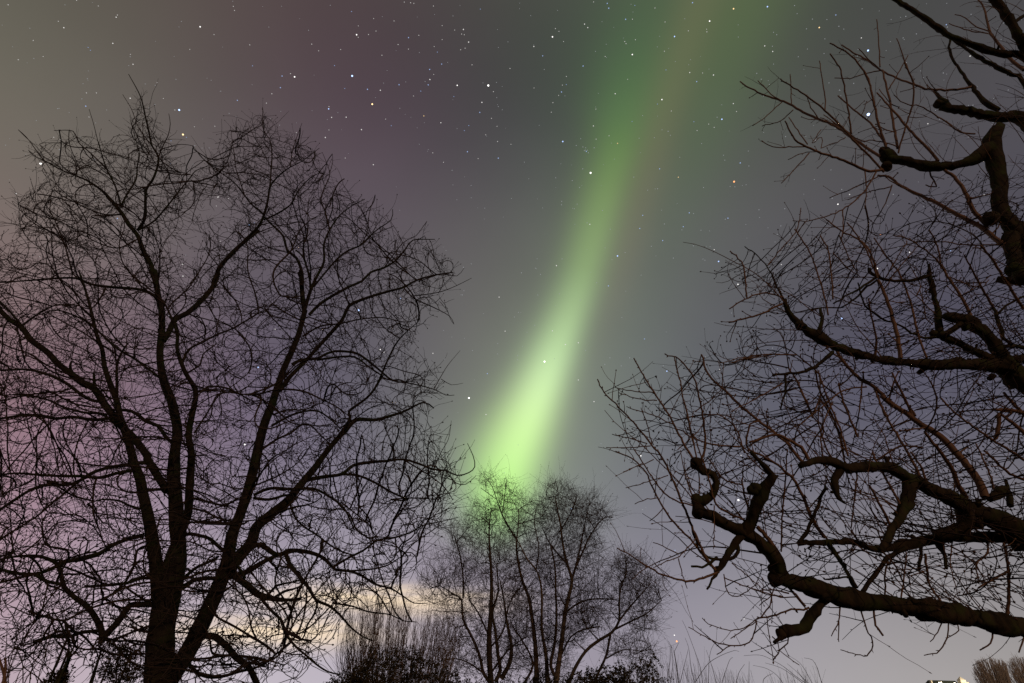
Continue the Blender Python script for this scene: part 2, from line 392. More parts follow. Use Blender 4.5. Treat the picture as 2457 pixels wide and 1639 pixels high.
# ------------------------------------------------------------------ left tree
lt = Tree(9.0, drift=.5, step=11, ylim=(6.4, 11.6))
for k_, w_, t_ in [
 ('trunk', (66, 60, 58, 52, 34, 30, 27, 24), 'E 1085,1568 1095,1400 1105,1250 1125,1100 1150,960 1180,850 1215,740 1222,620 1215,520 1208,400 1195,200 1190,100 C 1195,1250'),
]: lt.limb(t_, w_, root=True, kind='trunk', drift=0)
def LL(t, *w, **k): lt.limb(t, w, **k)
LL('E 1105,1000 1085,860 1070,760 1040,560 1005,380 975,250 C 960,1430 910,1290 875,1150 850,1090', 40, 32, 27, 24, 20, 17, drift=.15)
LL('C 855,1090 820,990 795,880 750,760 715,650 700,540 660,430 620,260 590,150 560,60 540,0', 16, 13, 10, 7, 4)
LL('E 1235,700 1240,560 1275,450 1290,400 1300,200 C 1310,1250 1290,1130 1310,1000 1340,850 1320,780 1270,700 1230,600 1210,520 1215,450 1190,350 1165,310', 22, 20, 18, 15, 12, 9, 7)
LL('C 1195,1250 1215,1100 1200,1000 1170,880 1120,750 1095,600 1100,480 1110,380 1100,250 1080,150 1060,0', 24, 22, 20, 17, 15, 13, 12)
LL('A 1060,1490 1030,1380 980,1290 940,1180 880,1110 840,1040 750,930 690,870 580,800 430,740 300,670 235,640 195,600', 12, 11, 10, 9, 6, 4, 3, 1.5)
LL('A 940,1150 990,1070 995,960 1000,870 1040,810 1070,740 1085,650 1040,570 1020,480 990,350 960,230 880,80', 7, 6, 5, 4, 3, 1.6)
LL('A 1085,610 1130,585 1240,560 1320,570', 2.5, 1.5)
LL('A 1085,650 1110,580 1150,500 1165,420 1155,350', 3, 1.2)
LL('A 940,1150 1000,1120 1060,1080 1130,1000 1210,900 1300,790 1340,740 1420,710', 5, 4, 2)
LL('A 1070,740 1150,740 1230,750 1330,780 1390,850', 3, 1.5)
LL('A 830,990 790,850 730,730 700,640 670,540 640,420 610,320', 5, 4, 2, 1.2)
LL('A 830,980 870,900 930,800 940,700 955,630 920,500 890,390', 5, 4, 2, 1.2)
LL('A 730,730 620,620 540,550 500,470 370,465', 4, 3, 1.5)
LL('A 1040,570 950,450 900,320 840,220', 2.5, 1.2)
LL('A 300,670 240,590 180,510 125,460', 3, 1.2)
LL('A 840,1040 720,1040 600,1000 520,960 420,910 360,870 345,960 340,1030', 4, 3, 2)
LL('A 440,1240 370,1130 290,1130 180,1060 135,980', 3, 1.5)
LL('C 560,60 500,20 A 440,1240 350,1030 255,900', 4, 3, 1.2)
LL('A 940,1210 800,1270 640,1220 560,1180 430,1240', 4, 2)
LL('C 1120,480 1160,410 1200,330 1280,290 1370,210 1440,130 1480,60 A 1490,1430 1520,1380 1600,1290 1680,1220 1768,1150', 13, 13, 12, 10, 8)
LL('B 30,1230 80,1110 170,1020 270,910 340,840 380,760 410,640 420,570 470,500 560,430 640,390 760,300', 9, 8, 7, 6, 4, 2.5, 1.2)
LL('B 380,760 340,720 290,680 190,550 100,480 0,410 A 1350,610 1320,570', 5, 4, 2.5, 1.2)
LL('B 420,570 430,440 435,340 420,240 380,180 370,20', 4, 3, 1.2)
LL('B 430,440 360,300 310,220 265,110', 2.5, 1)
LL('B 250,630 185,430 175,350 100,270 45,270', 3, 1)
LL('B 185,400 170,300 150,150', 2, 1)
LL('B 560,430 580,300 640,130', 2.5, 1)
LL('B 380,790 450,760 560,690 610,600 690,510 760,470', 5, 4, 2)
LL('E 1010,1568 1015,1500', 10, 10)
# leaning right stem
LL('E 1130,1600 1190,1500 1290,1350 1400,1130 1500,900 1560,740 1590,560 1650,400 1700,250 1750,50 D 200,1200 240,1050 290,920 330,800 370,680 420,570 470,450 500,340 520,270', 48, 44, 40, 35, 26, 24, 21, 18, 15, 12, drift=.3)
LL('D 515,280 500,160 490,0 B 640,1250 640,1150 600,1050 540,1000 510,900 430,820 380,770', 12, 11, 8, 6, 4)
LL('D 345,820 420,720 520,620 600,530 700,420 770,340 820,240 900,200 1020,160 1130,130 1200,110 1280,65 1400,30 1530,10', 12, 10, 9, 7, 5, 3)
LL('B 1280,1070 1420,1200 1500,1190 1600,1160 1700,1175 1750,1120', 4, 3, 1.2)
LL('B 1340,1260 1410,1330 1540,1390 1650,1450 1680,1505', 4, 3, 1.4)
LL('B 1410,1310 1500,1300 1600,1280 1700,1240 1800,1190', 3, 1.2)
LL('B 1590,1150 1550,1060 1500,960 1480,900', 2.4, 1.2)
LL('B 620,1568 650,1440 690,1300 730,1200 790,1080 790,960 830,860 900,760 990,690 1070,650', 10, 9, 7, 5, 3, 2)
LL('B 700,1280 690,1180 650,1050 600,1000', 6, 4)
LL('B 690,1440 760,1370 850,1310 960,1250 1050,1210 1110,1150 1200,1120 1280,1070 1350,990 1400,930 1550,925', 8, 7, 6, 4, 2)
LL('B 720,1250 760,1200 880,1060 960,1000 1050,960 1140,870 1250,790 1260,720', 5, 4, 2)
LL('B 830,860 800,740 770,650 800,560 830,470 780,330', 4, 3, 1.2)
LL('B 830,700 870,570 930,510', 3, 1.5)
LL('B 830,470 850,400 848,340', 2, 1)
LL('B 650,1050 650,960 680,880 680,720 690,640', 4, 2)
LL('B 1050,960 1090,860 1100,750 1140,620', 3, 1.2)
LL('B 1200,1120 1330,950 1420,900 1495,800', 3, 1.2)
LL('B 1340,970 1290,870 1245,800', 2, 1)
LL('D 430,640 490,610 600,600 640,580 720,550 860,560 930,600 1030,680 1120,750 1240,770 1400,810 1480,850 1540,850', 8, 7, 6, 5, 3, 1.5)
LL('D 600,610 740,590 860,590 960,660 1050,720', 6, 5, 4)
LL('D 1400,810 1450,720 1500,640 1580,545', 2.5, 1)
LL('D 1450,740 1520,780 1600,768', 2, 1)
LL('D 500,450 620,380 760,360 900,330 1050,320 1200,350 1300,330', 5, 4, 3, 1.5)
# lower right stem
LL('F 150,800 190,720 290,610 330,500 420,420 540,320 640,200 740,80 D 620,1300 720,1170 800,1090 870,1020 1000,1020 1110,990 1200,960 1330,900 1400,940', 30, 27, 24, 20, 16, 12, 9, 6, 3, drift=.5)
LL('D 720,1170 790,1070 830,1000 820,960 940,870 1010,780 1080,620 1140,500 1200,430 1290,350', 8, 7, 6, 5, 4, 2)
LL('D 290,1060 420,990 520,960 610,960 700,1020 760,1080', 7, 5, 4)
LL('D 300,985 400,950 510,950 640,900', 5, 4, 2)
LL('D 240,1210 330,1150 420,1110 500,1050 560,1060 640,1140 700,1190', 6, 5, 3)
LL('D 490,1440 640,1410 770,1390 850,1330 960,1310 1080,1300 1190,1290 1300,1320 1400,1360 1480,1365 1560,1400 1640,1380 1680,1340 1670,1270 1630,1180', 10, 9, 8, 6, 5, 3, 1.5)
LL('D 770,1390 880,1400 1000,1450 1100,1510 1220,1568 F 1250,310 1400,300 1580,310', 7, 6, 4, 2)
LL('D 1190,1290 1290,1350 1400,1420 1480,1490 1530,1568', 4, 2)
LL('D 1480,1365 1550,1450 1620,1460 1690,1400', 3, 1.4)
LL('D 1400,1360 1450,1240 1500,1150 1520,1025', 2.5, 1)
LL('F 310,280 420,235 580,240 700,235 760,250 860,310 930,370 980,470 1000,520', 8, 8, 6, 4)
LL('F 310,300 420,310 540,280 560,340 600,440 660,500 740,550 830,620 920,670 990,690', 8, 6, 5, 4)
LL('F 910,330 1000,400 1100,480 1150,560 1270,570', 4, 2)
LL('F 190,770 330,620 470,690 560,660 680,670 770,700 820,740 870,790 960,800 1050,830 1140,890 1250,920 1330,970 1410,1020 1500,1020', 9, 14, 12, 10, 8, 6, 4, 2, drift=.3)
LL('F 860,770 960,710 1060,660 1160,590 1280,570 1400,530 1460,490 1600,460 1720,430', 7, 6, 4, 1.5)
LL('F 950,800 1100,790 1230,760 1330,700 1430,700', 5, 4, 1.5)
LL('F 530,680 560,760 620,830 690,920 740,1000 830,1040 900,1100 980,1190 1060,1250 1130,1280', 11, 9, 7, 5, 3)
LL('F 850,1020 980,1040 1100,1080 1250,1100 1330,1140 1430,1150', 5, 4, 2)
LL('F 90,840 200,830 290,790 370,740 480,690', 18, 15, 12, 10)
LL('F 170,830 270,900 340,960 440,990 540,1000 640,985', 14, 16, 15, 10, 4)
LL('F 440,990 520,940 580,925 640,900', 9, 7, 4)
LL('F 400,975 470,900 560,880 720,840', 8, 6, 3)
LL('F 340,960 420,1060 500,1140 530,1230 600,1320 660,1370 740,1440 820,1490 900,1510', 8, 7, 5, 4)
LL('E 1240,920 1290,890 1340,860 1430,850 1500,850 F 120,830', 14, 10, 9)
LL('E 1400,1240 1470,1250 F 60,1260 130,1320 200,1400 270,1450 330,1568 360,1640', 16, 15, 14, 14)
LL('E 1160,1380 1230,1420 1310,1460 1370,1510 1450,1530 1540,1520 1640,1490 F 300,1470 380,1440 440,1390 540,1310', 9, 8, 6, 4)
LL('E 1240,870 1340,780 1430,740 1500,700', 10, 8, 6)
LL('E 1245,560 1300,545 1380,560 1440,580 1520,650 1600,700 F 200,760 250,850', 9, 9, 8, 7)
LL('E 1310,370 1400,390 1480,430 1600,460 1771,450', 6, 5, 3)
LL('E 1320,300 1440,330 1540,350 1620,310 1700,300', 7, 6, 5)
LL('C 1330,1110 1400,1000 1450,920 1500,850 1600,780 1700,700', 5, 3, 2)
LL('C 1340,830 1450,820 1560,830 1700,850', 5, 4, 3)
LL('C 1250,620 1290,540 1380,490 1500,430 1600,390 1768,290 D 250,270 350,170', 6, 5, 4, 2)
LL('C 1280,700 1370,640 1390,570 1480,500', 5, 3)
# limbs sweeping left
LL('E 1150,250 1100,180 1010,30 C 1010,1270 920,1150 850,1080 790,1010 720,920 640,800 570,770 470,690 390,630 330,560 220,480 150,390 60,330 0,270 0 -60,700', 20, 19, 18, 17, 16, 14, 13, 11, 10, drift=.25)
LL('C 640,800 645,760 642,700', 8, 5)
LL('C 150,380 130,350 60,270 0,210 0 -50,690', 6, 4)
LL('C 150,375 270,290 400,230 520,260', 6, 4, 2)
LL('C 490,710 480,650 490,620', 8, 5)
LL('C 800,1010 740,1010 640,1020 500,1000 380,1010 270,990 150,990 0,1010 0 -80,1010', 9, 8, 7, 5)
LL('C 780,1040 700,980 580,970 430,930 320,880 180,850 0,850', 7, 6, 5, 3)
LL('C 690,890 640,890 560,850 470,780 400,740 300,700 180,675 0,680', 8, 8, 7, 6, 5)
LL('C 750,950 900,960 1000,1030 1080,1060 1130,1130 1190,1190', 7, 9, 9, 8)
LL('C 800,860 800,780 800,650 830,560 880,490', 7, 6, 4)
LL('C 1105,740 1000,660 920,600 800,530 680,420 600,350 400,270 270,300', 7, 6, 5, 3)
LL('C 1090,190 1000,140 900,120 750,110 620,90 520,50 400,50 270,60 0,80', 8, 7, 5, 3)
LL('C 720,120 690,180 620,260 500,230 350,240', 4, 3)
LL('E 1020,60 950,60 850,75 750,90 650,120 580,160 530,190 460,210 330,210 220,240 120,300 0,380 0 -60,1260', 10, 9, 9, 8, 7, 6)
LL('E 910,110 800,130 690,160 560,150 420,150 250,140 100,130 -60,150', 9, 8, 6, 4)
LL('E 530,190 440,270 350,340 260,420 150,490 0,580', 6, 5, 4)
LL('E 1160,240 1100,240 1010,245', 8, 9)
LL('E 660,170 640,250 640,400 680,520 710,600', 5, 4, 2)
LL('E 985,555 920,570 850,590 760,630 680,680 560,710 450,740 340,790 250,820 140,820 0,790', 11, 11, 10, 9, 9, 7)
LL('E 260,820 160,840 80,860 0,880 0 -60,1420', 7, 6)
LL('E 250,830 320,870 420,890', 8, 9)
LL('E 1050,850 970,850 880,880 800,890 700,900 580,905', 9, 8, 7)
LL('E 960,375 880,350 820,320 700,310 600,340', 7, 5, 3)
LL('E 1000,630 940,660 920,760 870,860 800,930 700,1010', 7, 6, 4)
LL('E 1060,1030 960,1030 890,1035 850,1090 790,1170 720,1240 700,1260', 14, 14, 16, 17, drift=.1)
LL('E 700,1290 690,1190 640,1100 590,1040 510,980 440,910 420,830 390,750 270,700 120,700 0,720', 14, 13, 11, 9, 7, 5, drift=.2)
LL('E 680,1210 560,1220 470,1250 350,1250 230,1285', 10, 9, 8)
LL('E 1030,1175 930,1210 830,1250 740,1280', 7, 6, 5)
LL('E 1060,1000 850,1000 700,1030 560,1080 440,1140 300,1110 190,1075', 6, 6, 6, 5)
LL('E 590,1040 700,990 800,940 900,860', 5, 4)
LL('E 1130,830 1150,740 1180,640', 22, 16)
LPOLY = [(x * 1.0451, y * 1.0451) for x, y in [(-260,520),(-120,470),(0,560),(40,470),(100,420),(60,330),(120,340),(180,310),(240,330),(290,320),(330,200),(360,300),(400,330),(440,440),(470,360),(540,300),(600,270),(650,300),(720,360),(780,430),(860,480),(900,540),(990,560),(1050,640),(1010,690),(940,790),(1000,860),(985,930),(990,980),(1060,1060),(1040,1110),(1010,1200),(960,1290),(900,1370),(780,1420),(740,1470),(720,1540),(560,1570),(430,1580),(280,1600),(60,1600),(-260,1600)]]
def near_limb(x, y, samp, s):
    d = np.full(len(x), 1e9)
    for i in range(0, len(samp), 500): d = np.minimum(d, ((x[:, None] - samp[None, i:i + 500, 0]) ** 2 + (y[:, None] - samp[None, i:i + 500, 1]) ** 2).min(1))
    return rng.uniform(0, 1, len(x)) < np.exp(-d / (s * s))
def crown_att(poly, n, Y, cx, rx, th, box, samp=None, s=60):
    out = []
    while sum(len(o) for o in out) < n:
        x = rng.uniform(box[0], box[2], n); y = rng.uniform(box[1], box[3], n); m = inpoly(x, y, poly); x = x[m]; y = y[m]
        if samp is not None: m = near_limb(x, y, samp, s); x = x[m]; y = y[m]
        t = th * np.sqrt(np.clip(1 - ((x - cx) / rx) ** 2, .06, 1)); yy = Y + t * rng.uniform(-1, 1, len(x))
        out.append(np.array([at(a, b, c) for a, b, c in zip(x, y, yy)]))
    return np.concatenate(out)[:n]
def seeds(tr, skip_below=None, every=2):
    S = []
    for p, r, kind, ln in tr.limbs:
        S.append(p[(3 if kind == 'trunk' else 2)::every])
    return np.concatenate(S)
def lt_crown(cm, root):
    att = crown_att(LPOLY, 9500, 9.0, 420, 800, 2.4, (-270, 200, 1120, 1640), lt.samp, 62)
    S = seeds(lt); S = S[S[:, 2] > 1.9]
    P, par = colonize(S, att, 1.3, .13, .10, jit=.19, trop=(0, 0, .06), maxit=150, perpush=2, inert=1.6)
    print('left tree nodes', len(P) - len(S))
    twigs(cm, P, par, len(S), 0.0055, .017, pw=.42, side=.40, slen=(.10, .38), curl=.27, up=.35, buds=.5, endlen=(.25, .8))
    cm_kind.append(cm)
cm_kind = []
left_tree = make_tree(lt, 'twisted_tree', 'large spreading bare tree with forked mossy trunk and dense curling twigs', 'tree', MAT['bark_dark'], MAT['twig_dark'], 7.5, lt_crown)

# ------------------------------------------------------------------ pruned fruit tree on the right
rt = Tree(3.3, drift=.35, step=9, ylim=(2.2, 4.6))
def RL(t, *w, **k): k.setdefault('knob', .06); k.setdefault('tau', .36); k.setdefault('jit', 1.1); rt.limb(t, w, **k)
def RS(t, *w, **k): k.setdefault('drift', .5); k.setdefault('jit', .8); rt.limb(t, w, kind='shoot', snap=60, **k)
KN = []
def kn(t, w):
    (x, y), = parse(t); d2 = np.hypot(rt.samp[:, 0] - x, rt.samp[:, 1] - y); i = d2.argmin(); Y = rt.samp[i, 2]
    KN.append((at(x, y, Y), .5 * w * mpp(x, y, Y)))
rt.limb('0 2900,2000 2880,1750 2840,1520 2760,1250 2690,1000 2640,800 2600,690', (120, 110, 105, 95, 85, 75), root=True, kind='trunk', drift=0, knob=.05)
# lowest limb
RL('0 2845,1545 2650,1530 K 1381,1270 1200,1235 1050,1200 900,1175 750,1150 600,1130 450,1110 300,1070 180,1030 80,1000 20,940 J 1250,1390 1215,1300 1150,1220 1080,1160 1000,1110 920,1080 830,1030 745,990', 56, 52, 42, 45, 44, 42, 41, 44, 44, 40, 40, 38, 34, 32, 30, 27, 27, dY=-.75)
RL('J 740,985 712,935 755,912 810,875 832,805 812,752 755,735 712,692', 26, 24, 20, 18, 17, 17, 22, knob=.12)
kn('J 722,985', 34); kn('J 712,915', 28); kn('J 708,690', 30); kn('J 1205,1405', 42)
RL('J 1005,1120 1050,1040 1090,940 1130,860 1195,755', 33, 31, 29, 26, 19, dY=-.2)
RL('J 1125,845 1060,850', 24, 22); kn('J 1055,850', 26)
RL('J 1185,755 1120,690 1050,610', 15, 12, 10)
RL('J 1005,1125 960,1180 900,1260 860,1340 825,1365', 22, 21, 20, 18, 10)
RL('J 850,1290 935,1280 970,1240 968,1180', 9, 9, 8)
RL('J 840,1275 780,1320 740,1335 675,1335', 8, 6, 6)
RL('J 845,1360 810,1410 775,1475', 8, 6)
RL('J 870,1290 800,1280 740,1240 680,1110', 8, 7, 5)
RL('K 320,1080 220,1200 180,1265 110,1280 60,1290', 20, 22, 20, 22, 28, knob=.15); kn('K 55,1300', 26)
RL('K 60,1290 40,1330 15,1345', 14, 8)
RL('K 460,1060 400,930 330,820 310,790', 11, 10, 9); RL('K 500,1070 580,960 640,880 740,830', 12, 11, 11); RL('K 470,1050 430,990 300,1000', 6, 4)
# middle limb
RL('0 2790,1330 2620,1290 K 1381,740 1250,680 1100,620 980,560 870,510 790,470 720,430 640,390 540,385 430,395 350,365 270,350 160,380', 66, 62, 60, 62, 56, 48, 46, 44, 38, 28, 25, 25, 25, 20, 16, dY=-.9)
RL('K 760,460 745,560 715,640 680,700 645,760 600,845', 40, 30, 25, 20, 17, 15); RL('K 380,395 345,455 352,520 372,560 405,585', 22, 17, 19, 13, 6); RL('K 350,530 320,480 300,440', 6, 4)
RL('K 1060,590 1060,700 1000,740 900,770', 40, 32, 26)
RL('0 2800,1360 2600,1310 K 1381,780 1200,768 1000,770 850,790 700,820 600,840 530,830 450,797 300,800 150,803', 30, 28, 28, 27, 26, 24, 22, 24, 16, 14, 13, dY=-.5)
RL('K 150,803 200,735 260,590 300,490', 11, 9, 7); RL('K 910,800 950,870 955,940', 18, 12, 10); RL('K 820,820 815,890 805,955', 9, 7)
RL('K 300,800 390,920 470,1050', 9, 10, 10, dY=0)
kn('R 1320,1040', 22); RL('R 1450,1180 1445,1060 1400,910', 16, 13, 9); RL('R 1230,1110 1320,1040 1375,1000', 18, 20)
# upper middle limb
RL('0 2740,1180 2600,1050 S 1592,1320 1480,1170 1400,1070 1340,960 1280,890 1200,820 1130,770 1030,742 940,735', 64, 62, 60, 48, 38, 32, 30, 29, 27, 25, 20, dY=-.45)
kn('S 1100,800', 24)
RL('S 1592,1300 1500,1190 1380,1145 1200,1135 1000,1130 820,1130 600,1115 400,1090 200,1040 50,990 I 560,940 500,905 450,865 400,815 360,755 340,700', 60, 44, 27, 25, 24, 24, 23, 21, 20, 18, 22, 24, 22, 18, 12, 9, dY=-.5, knob=.13)
kn('I 440,860', 24)
RL('I 340,700 300,620 240,500 180,430 100,370', 7, 4, 3, knob=0); RL('S 1300,1250 1340,1215', 12, 14)
RL('S 1060,790 960,860 890,890', 17, 15); RL('S 1370,1100 1200,1030 1080,970 980,920 890,890 830,880', 20, 19, 18, 18, 16); kn('S 835,870', 17)
RL('S 885,880 870,700 850,580 820,450 800,370 795,290', 15, 13, 12, 12, 9, 6, knob=.18)
RL('S 805,385 740,410 640,430 540,430 440,420 370,400 320,375 292,335', 9, 9, 8, 8, 9, 10)
RL('S 860,900 760,910 680,880 600,830 520,790 430,760 340,700 270,640 230,560 200,440', 8, 7, 6, 6, 5, 4)
RL('S 345,410 200,510 100,560 0,620', 7, 5, 4); RL('S 365,425 260,500 180,580 60,650 0,650', 6, 5, 4)
RL('S 1490,965 1430,920 1380,800 1340,660', 10, 9, 7); RL('S 1380,700 1450,640 1520,590 1592,560', 6, 5)
RL('0 2690,860 S 1592,985 1500,980 1400,975', 16, 14, 10); RL('0 2730,900 S 1592,1095 1500,1095', 22, 22)
RL('I 650,1030 560,1110 480,1150 380,1170 268,1175', 10, 9, 8, 7); RL('I 350,1172 352,1280 318,1390', 6, 4)
RL('I 560,930 580,820 570,760', 12, 8)
# upper limbs
RL('0 2640,900 2540,760 H 1848,1500 1760,1400 1700,1300 1700,1180 1675,1050 1650,950 1650,860 1690,805', 80, 76, 72, 62, 54, 44, 38, 36, 35, 30, dY=-.3)
kn('H 1640,1370', 40)
RL('H 1640,935 1600,960 1500,1010 1400,1040 1270,1045 1150,1020 1050,1000 985,990', 34, 29, 26, 24, 23, 22, 21, 26); kn('H 990,975', 38); kn('H 985,1040', 26); kn('H 970,950', 24)
RL('S 1480,60 1520,240 1560,380 1592,430', 34, 30, 34); kn('S 1500,340', 38)
RL('0 2620,740 2520,400 H 1848,750 1700,735 1580,720 1480,690 1380,680 1320,668', 50, 44, 31, 31, 31, 25, 20, 20); kn('H 1312,655', 23); RL('H 1390,682 1320,610 1285,570', 13, 11, 8)
RL('0 2600,690 2530,240 H 1848,280 1800,200 1780,150 1720,70 1670,0 1620,-90', 34, 26, 22, 22, 21, 20, 18); RL('H 1780,150 1848,100 1900,60', 10, 8)
RL('0 2540,250 H 1848,360 1720,340 1620,320 1500,275 1400,235 1320,185 1230,120 1120,50 1040,0 960,-60', 22, 17, 16, 15, 14, 13, 12, 9)
RL('0 2560,420 H 1848,520 1770,470 1680,420 1580,370 1480,300 1390,240', 16, 12, 11, 10, 8)
RL('H 1690,690 1610,650 1540,570 1480,490 1420,400 1380,320 1385,240', 13, 12, 9, 7, 5)
RS('H 1848,440 1760,370 1700,290 1630,190 1600,60 1560,0', 8, 7, 5, 3); RS('H 1640,200 1550,170 1480,110 1415,90', 3, 2); RS('H 1620,210 1500,190 1380,150', 3, 2)
RS('H 1520,545 1450,560 1350,565 1250,560 1160,530 1050,495 950,440 880,390 800,340 700,285', 6, 5, 4, 3)
RS('H 950,440 870,370 810,305', 3, 2); RS('H 945,420 940,300 925,120', 3, 2); RS('H 960,440 860,460 760,490 660,490', 3, 2); RS('H 1160,530 1120,440 1080,330 1050,245', 4, 3, 2)
# shoots from the upper knuckle
for t_, *w_ in [
 ('H 950,985 850,920 750,850 640,780 520,730 420,680 340,635 200,590 65,515', 7, 6, 5, 3), ('H 330,635 260,590 178,505', 3, 2), ('H 985,930 940,790 900,620 880,520 830,430 750,340 630,270', 6, 5, 4, 3),
 ('H 1055,930 1030,780 1010,650 980,520 960,440', 6, 5, 4), ('H 1060,960 1080,880 1110,780 1140,690 1160,600 1150,510 1110,420 1100,380', 4, 4, 3), ('H 985,910 920,820 860,750 780,690 680,600', 5, 4, 3),
 ('H 765,840 750,720 730,600 710,490 690,420 630,335', 4, 3), ('H 970,1080 850,950 760,860 680,770 600,690 500,610 400,550 315,495', 5, 5, 4, 3), ('H 600,690 600,600 580,480 565,380', 3, 2),
 ('H 960,1065 880,1075 790,1040 700,1000 600,970 510,930 430,890 370,810 345,755', 7, 6, 5, 3), ('H 480,920 350,925 270,920 200,885', 3, 2), ('H 490,905 430,820 370,735', 3, 2),
 ('H 920,1080 880,1150 810,1240 710,1315 600,1360 500,1385 400,1385', 4, 3, 2), ('H 710,1315 715,1420 700,1500', 3, 2), ('H 850,1075 860,1180 850,1310', 3, 2),
 ('H 1740,1540 1700,1520 1600,1440 1500,1380 1400,1330 1300,1270 1180,1220 1080,1170 1000,1110 930,1100', 13, 11, 9, 7, 5), ('H 1020,1160 980,1270 940,1350', 3, 2), ('H 500,960 430,1040 325,1150', 3, 2),
 ('H 1020,1170 850,1210 740,1255', 3, 2), ('H 930,1110 780,1180 630,1240', 3, 2), ('H 570,950 460,960 370,1000', 2, 2), ('H 575,930 700,880 730,860', 2, 2), ('H 575,930 580,860 520,900 575,815', 2, 2),
 ('H 1310,1010 1250,940 1180,870 1100,780 1050,720 980,640 925,585', 7, 6, 5, 3), ('H 1620,1420 1530,1320 1480,1210 1410,1110 1350,1070', 11, 9, 7), ('H 1540,840 1450,830 1350,760 1200,670 1100,650 1030,590', 4, 3, 2),
 ('H 1300,1000 1260,1080 1300,1170 1230,1160', 4, 3), ('H 760,860 660,770 590,720', 3, 2), ('H 650,780 560,740 500,650 485,595', 3, 2), ('H 1050,920 1000,900 900,880 820,880 700,800', 3, 2), ('H 390,660 385,560 382,465', 2.5, 2),
 ('H 900,620 840,660', 2, 1.5), ('H 330,640 240,720 145,790', 2.5, 2), ('H 400,690 320,760 205,790', 2.5, 2), ('H 760,840 680,790 570,740', 3, 2), ('H 1000,560 1070,440 1120,350', 3, 2), ('H 1010,650 940,560', 2, 2)]: RS(t_, *w_)
# shoots from the upper middle limb
for t_, *w_ in [
 ('S 560,1080 550,980 520,830 480,700 440,580 400,480 370,420', 10, 9, 8, 6), ('S 780,1080 740,980 700,860 670,720 640,600 590,470 545,360 450,240 340,75', 5, 5, 4, 3), ('S 1190,810 1130,680 1060,560 990,450 920,340 855,245', 9, 7, 6, 4),
 ('S 1340,660 1250,510 1180,380 1090,210', 6, 5, 3), ('S 1592,670 1520,560 1430,420 1340,270 1230,140', 7, 6, 5), ('R 1180,1090 1150,1000 1080,870 980,740 880,620 760,490 620,380 480,300 350,200 200,110 60,0 S 540,1500 430,1410 330,1310 220,1250 100,1130 10,990', 19, 17, 15, 13, 11, 10, 8, 7),
 ('I 340,690 230,665 120,690 0,760', 4, 3), ('I 330,730 200,790 100,820 0,850', 5, 4), ('I 420,1050 360,1050 200,1050 0,1100', 4, 3), ('I 620,800 600,700 560,560 500,400 410,260', 4, 3), ('I 240,490 330,380 420,270 450,125', 3, 2),
 ('I 110,690 90,500 40,430 0,400', 4, 3), ('I 650,700 640,550 620,400 570,305', 4, 3), ('I 940,560 860,370 700,270 605,200', 5, 4, 3), ('S 370,410 I 850,380 740,220', 4, 3), ('I 690,300 740,420 800,530', 3, 2), ('I 650,410 760,520 870,580', 3, 2),
 ('S 900,330 870,150 800,0', 4, 3), ('S 930,350 850,240 640,90 500,50', 4, 3), ('S 970,400 1100,450 1230,490 1300,420', 3, 2), ('S 620,610 500,610 410,590', 3, 2), ('S 1400,130 1100,130 900,105 690,100', 4, 3, 2), ('S 240,640 110,600 0,560', 3, 2), 
 ('S 440,400 520,260 620,100', 3, 2), ('S 470,420 600,260 710,140', 3, 2), ('S 690,560 730,480 690,400 650,320', 3, 2), ('S 830,800 770,740 760,650 720,500', 3, 2), ('S 350,1060 350,880 310,700 290,580', 6, 4, 3), ('S 240,1260 225,1400 210,1540', 4, 3),
 ('S 660,1560 600,1420 540,1310 490,1200', 6, 5, 4), ('S 430,1560 390,1450 340,1330', 5, 4), ('I 520,1430 570,1300 560,1150', 4, 3), ('I 700,1560 640,1420 570,1280 540,1150', 5, 4), ('I 580,1568 590,1500 520,1430 420,1210', 4, 3), ('I 330,1230 210,1300 0,1410', 4, 2), ('I 860,1250 720,1270 600,1360 430,1500', 4, 3)]: RS(t_, *w_)
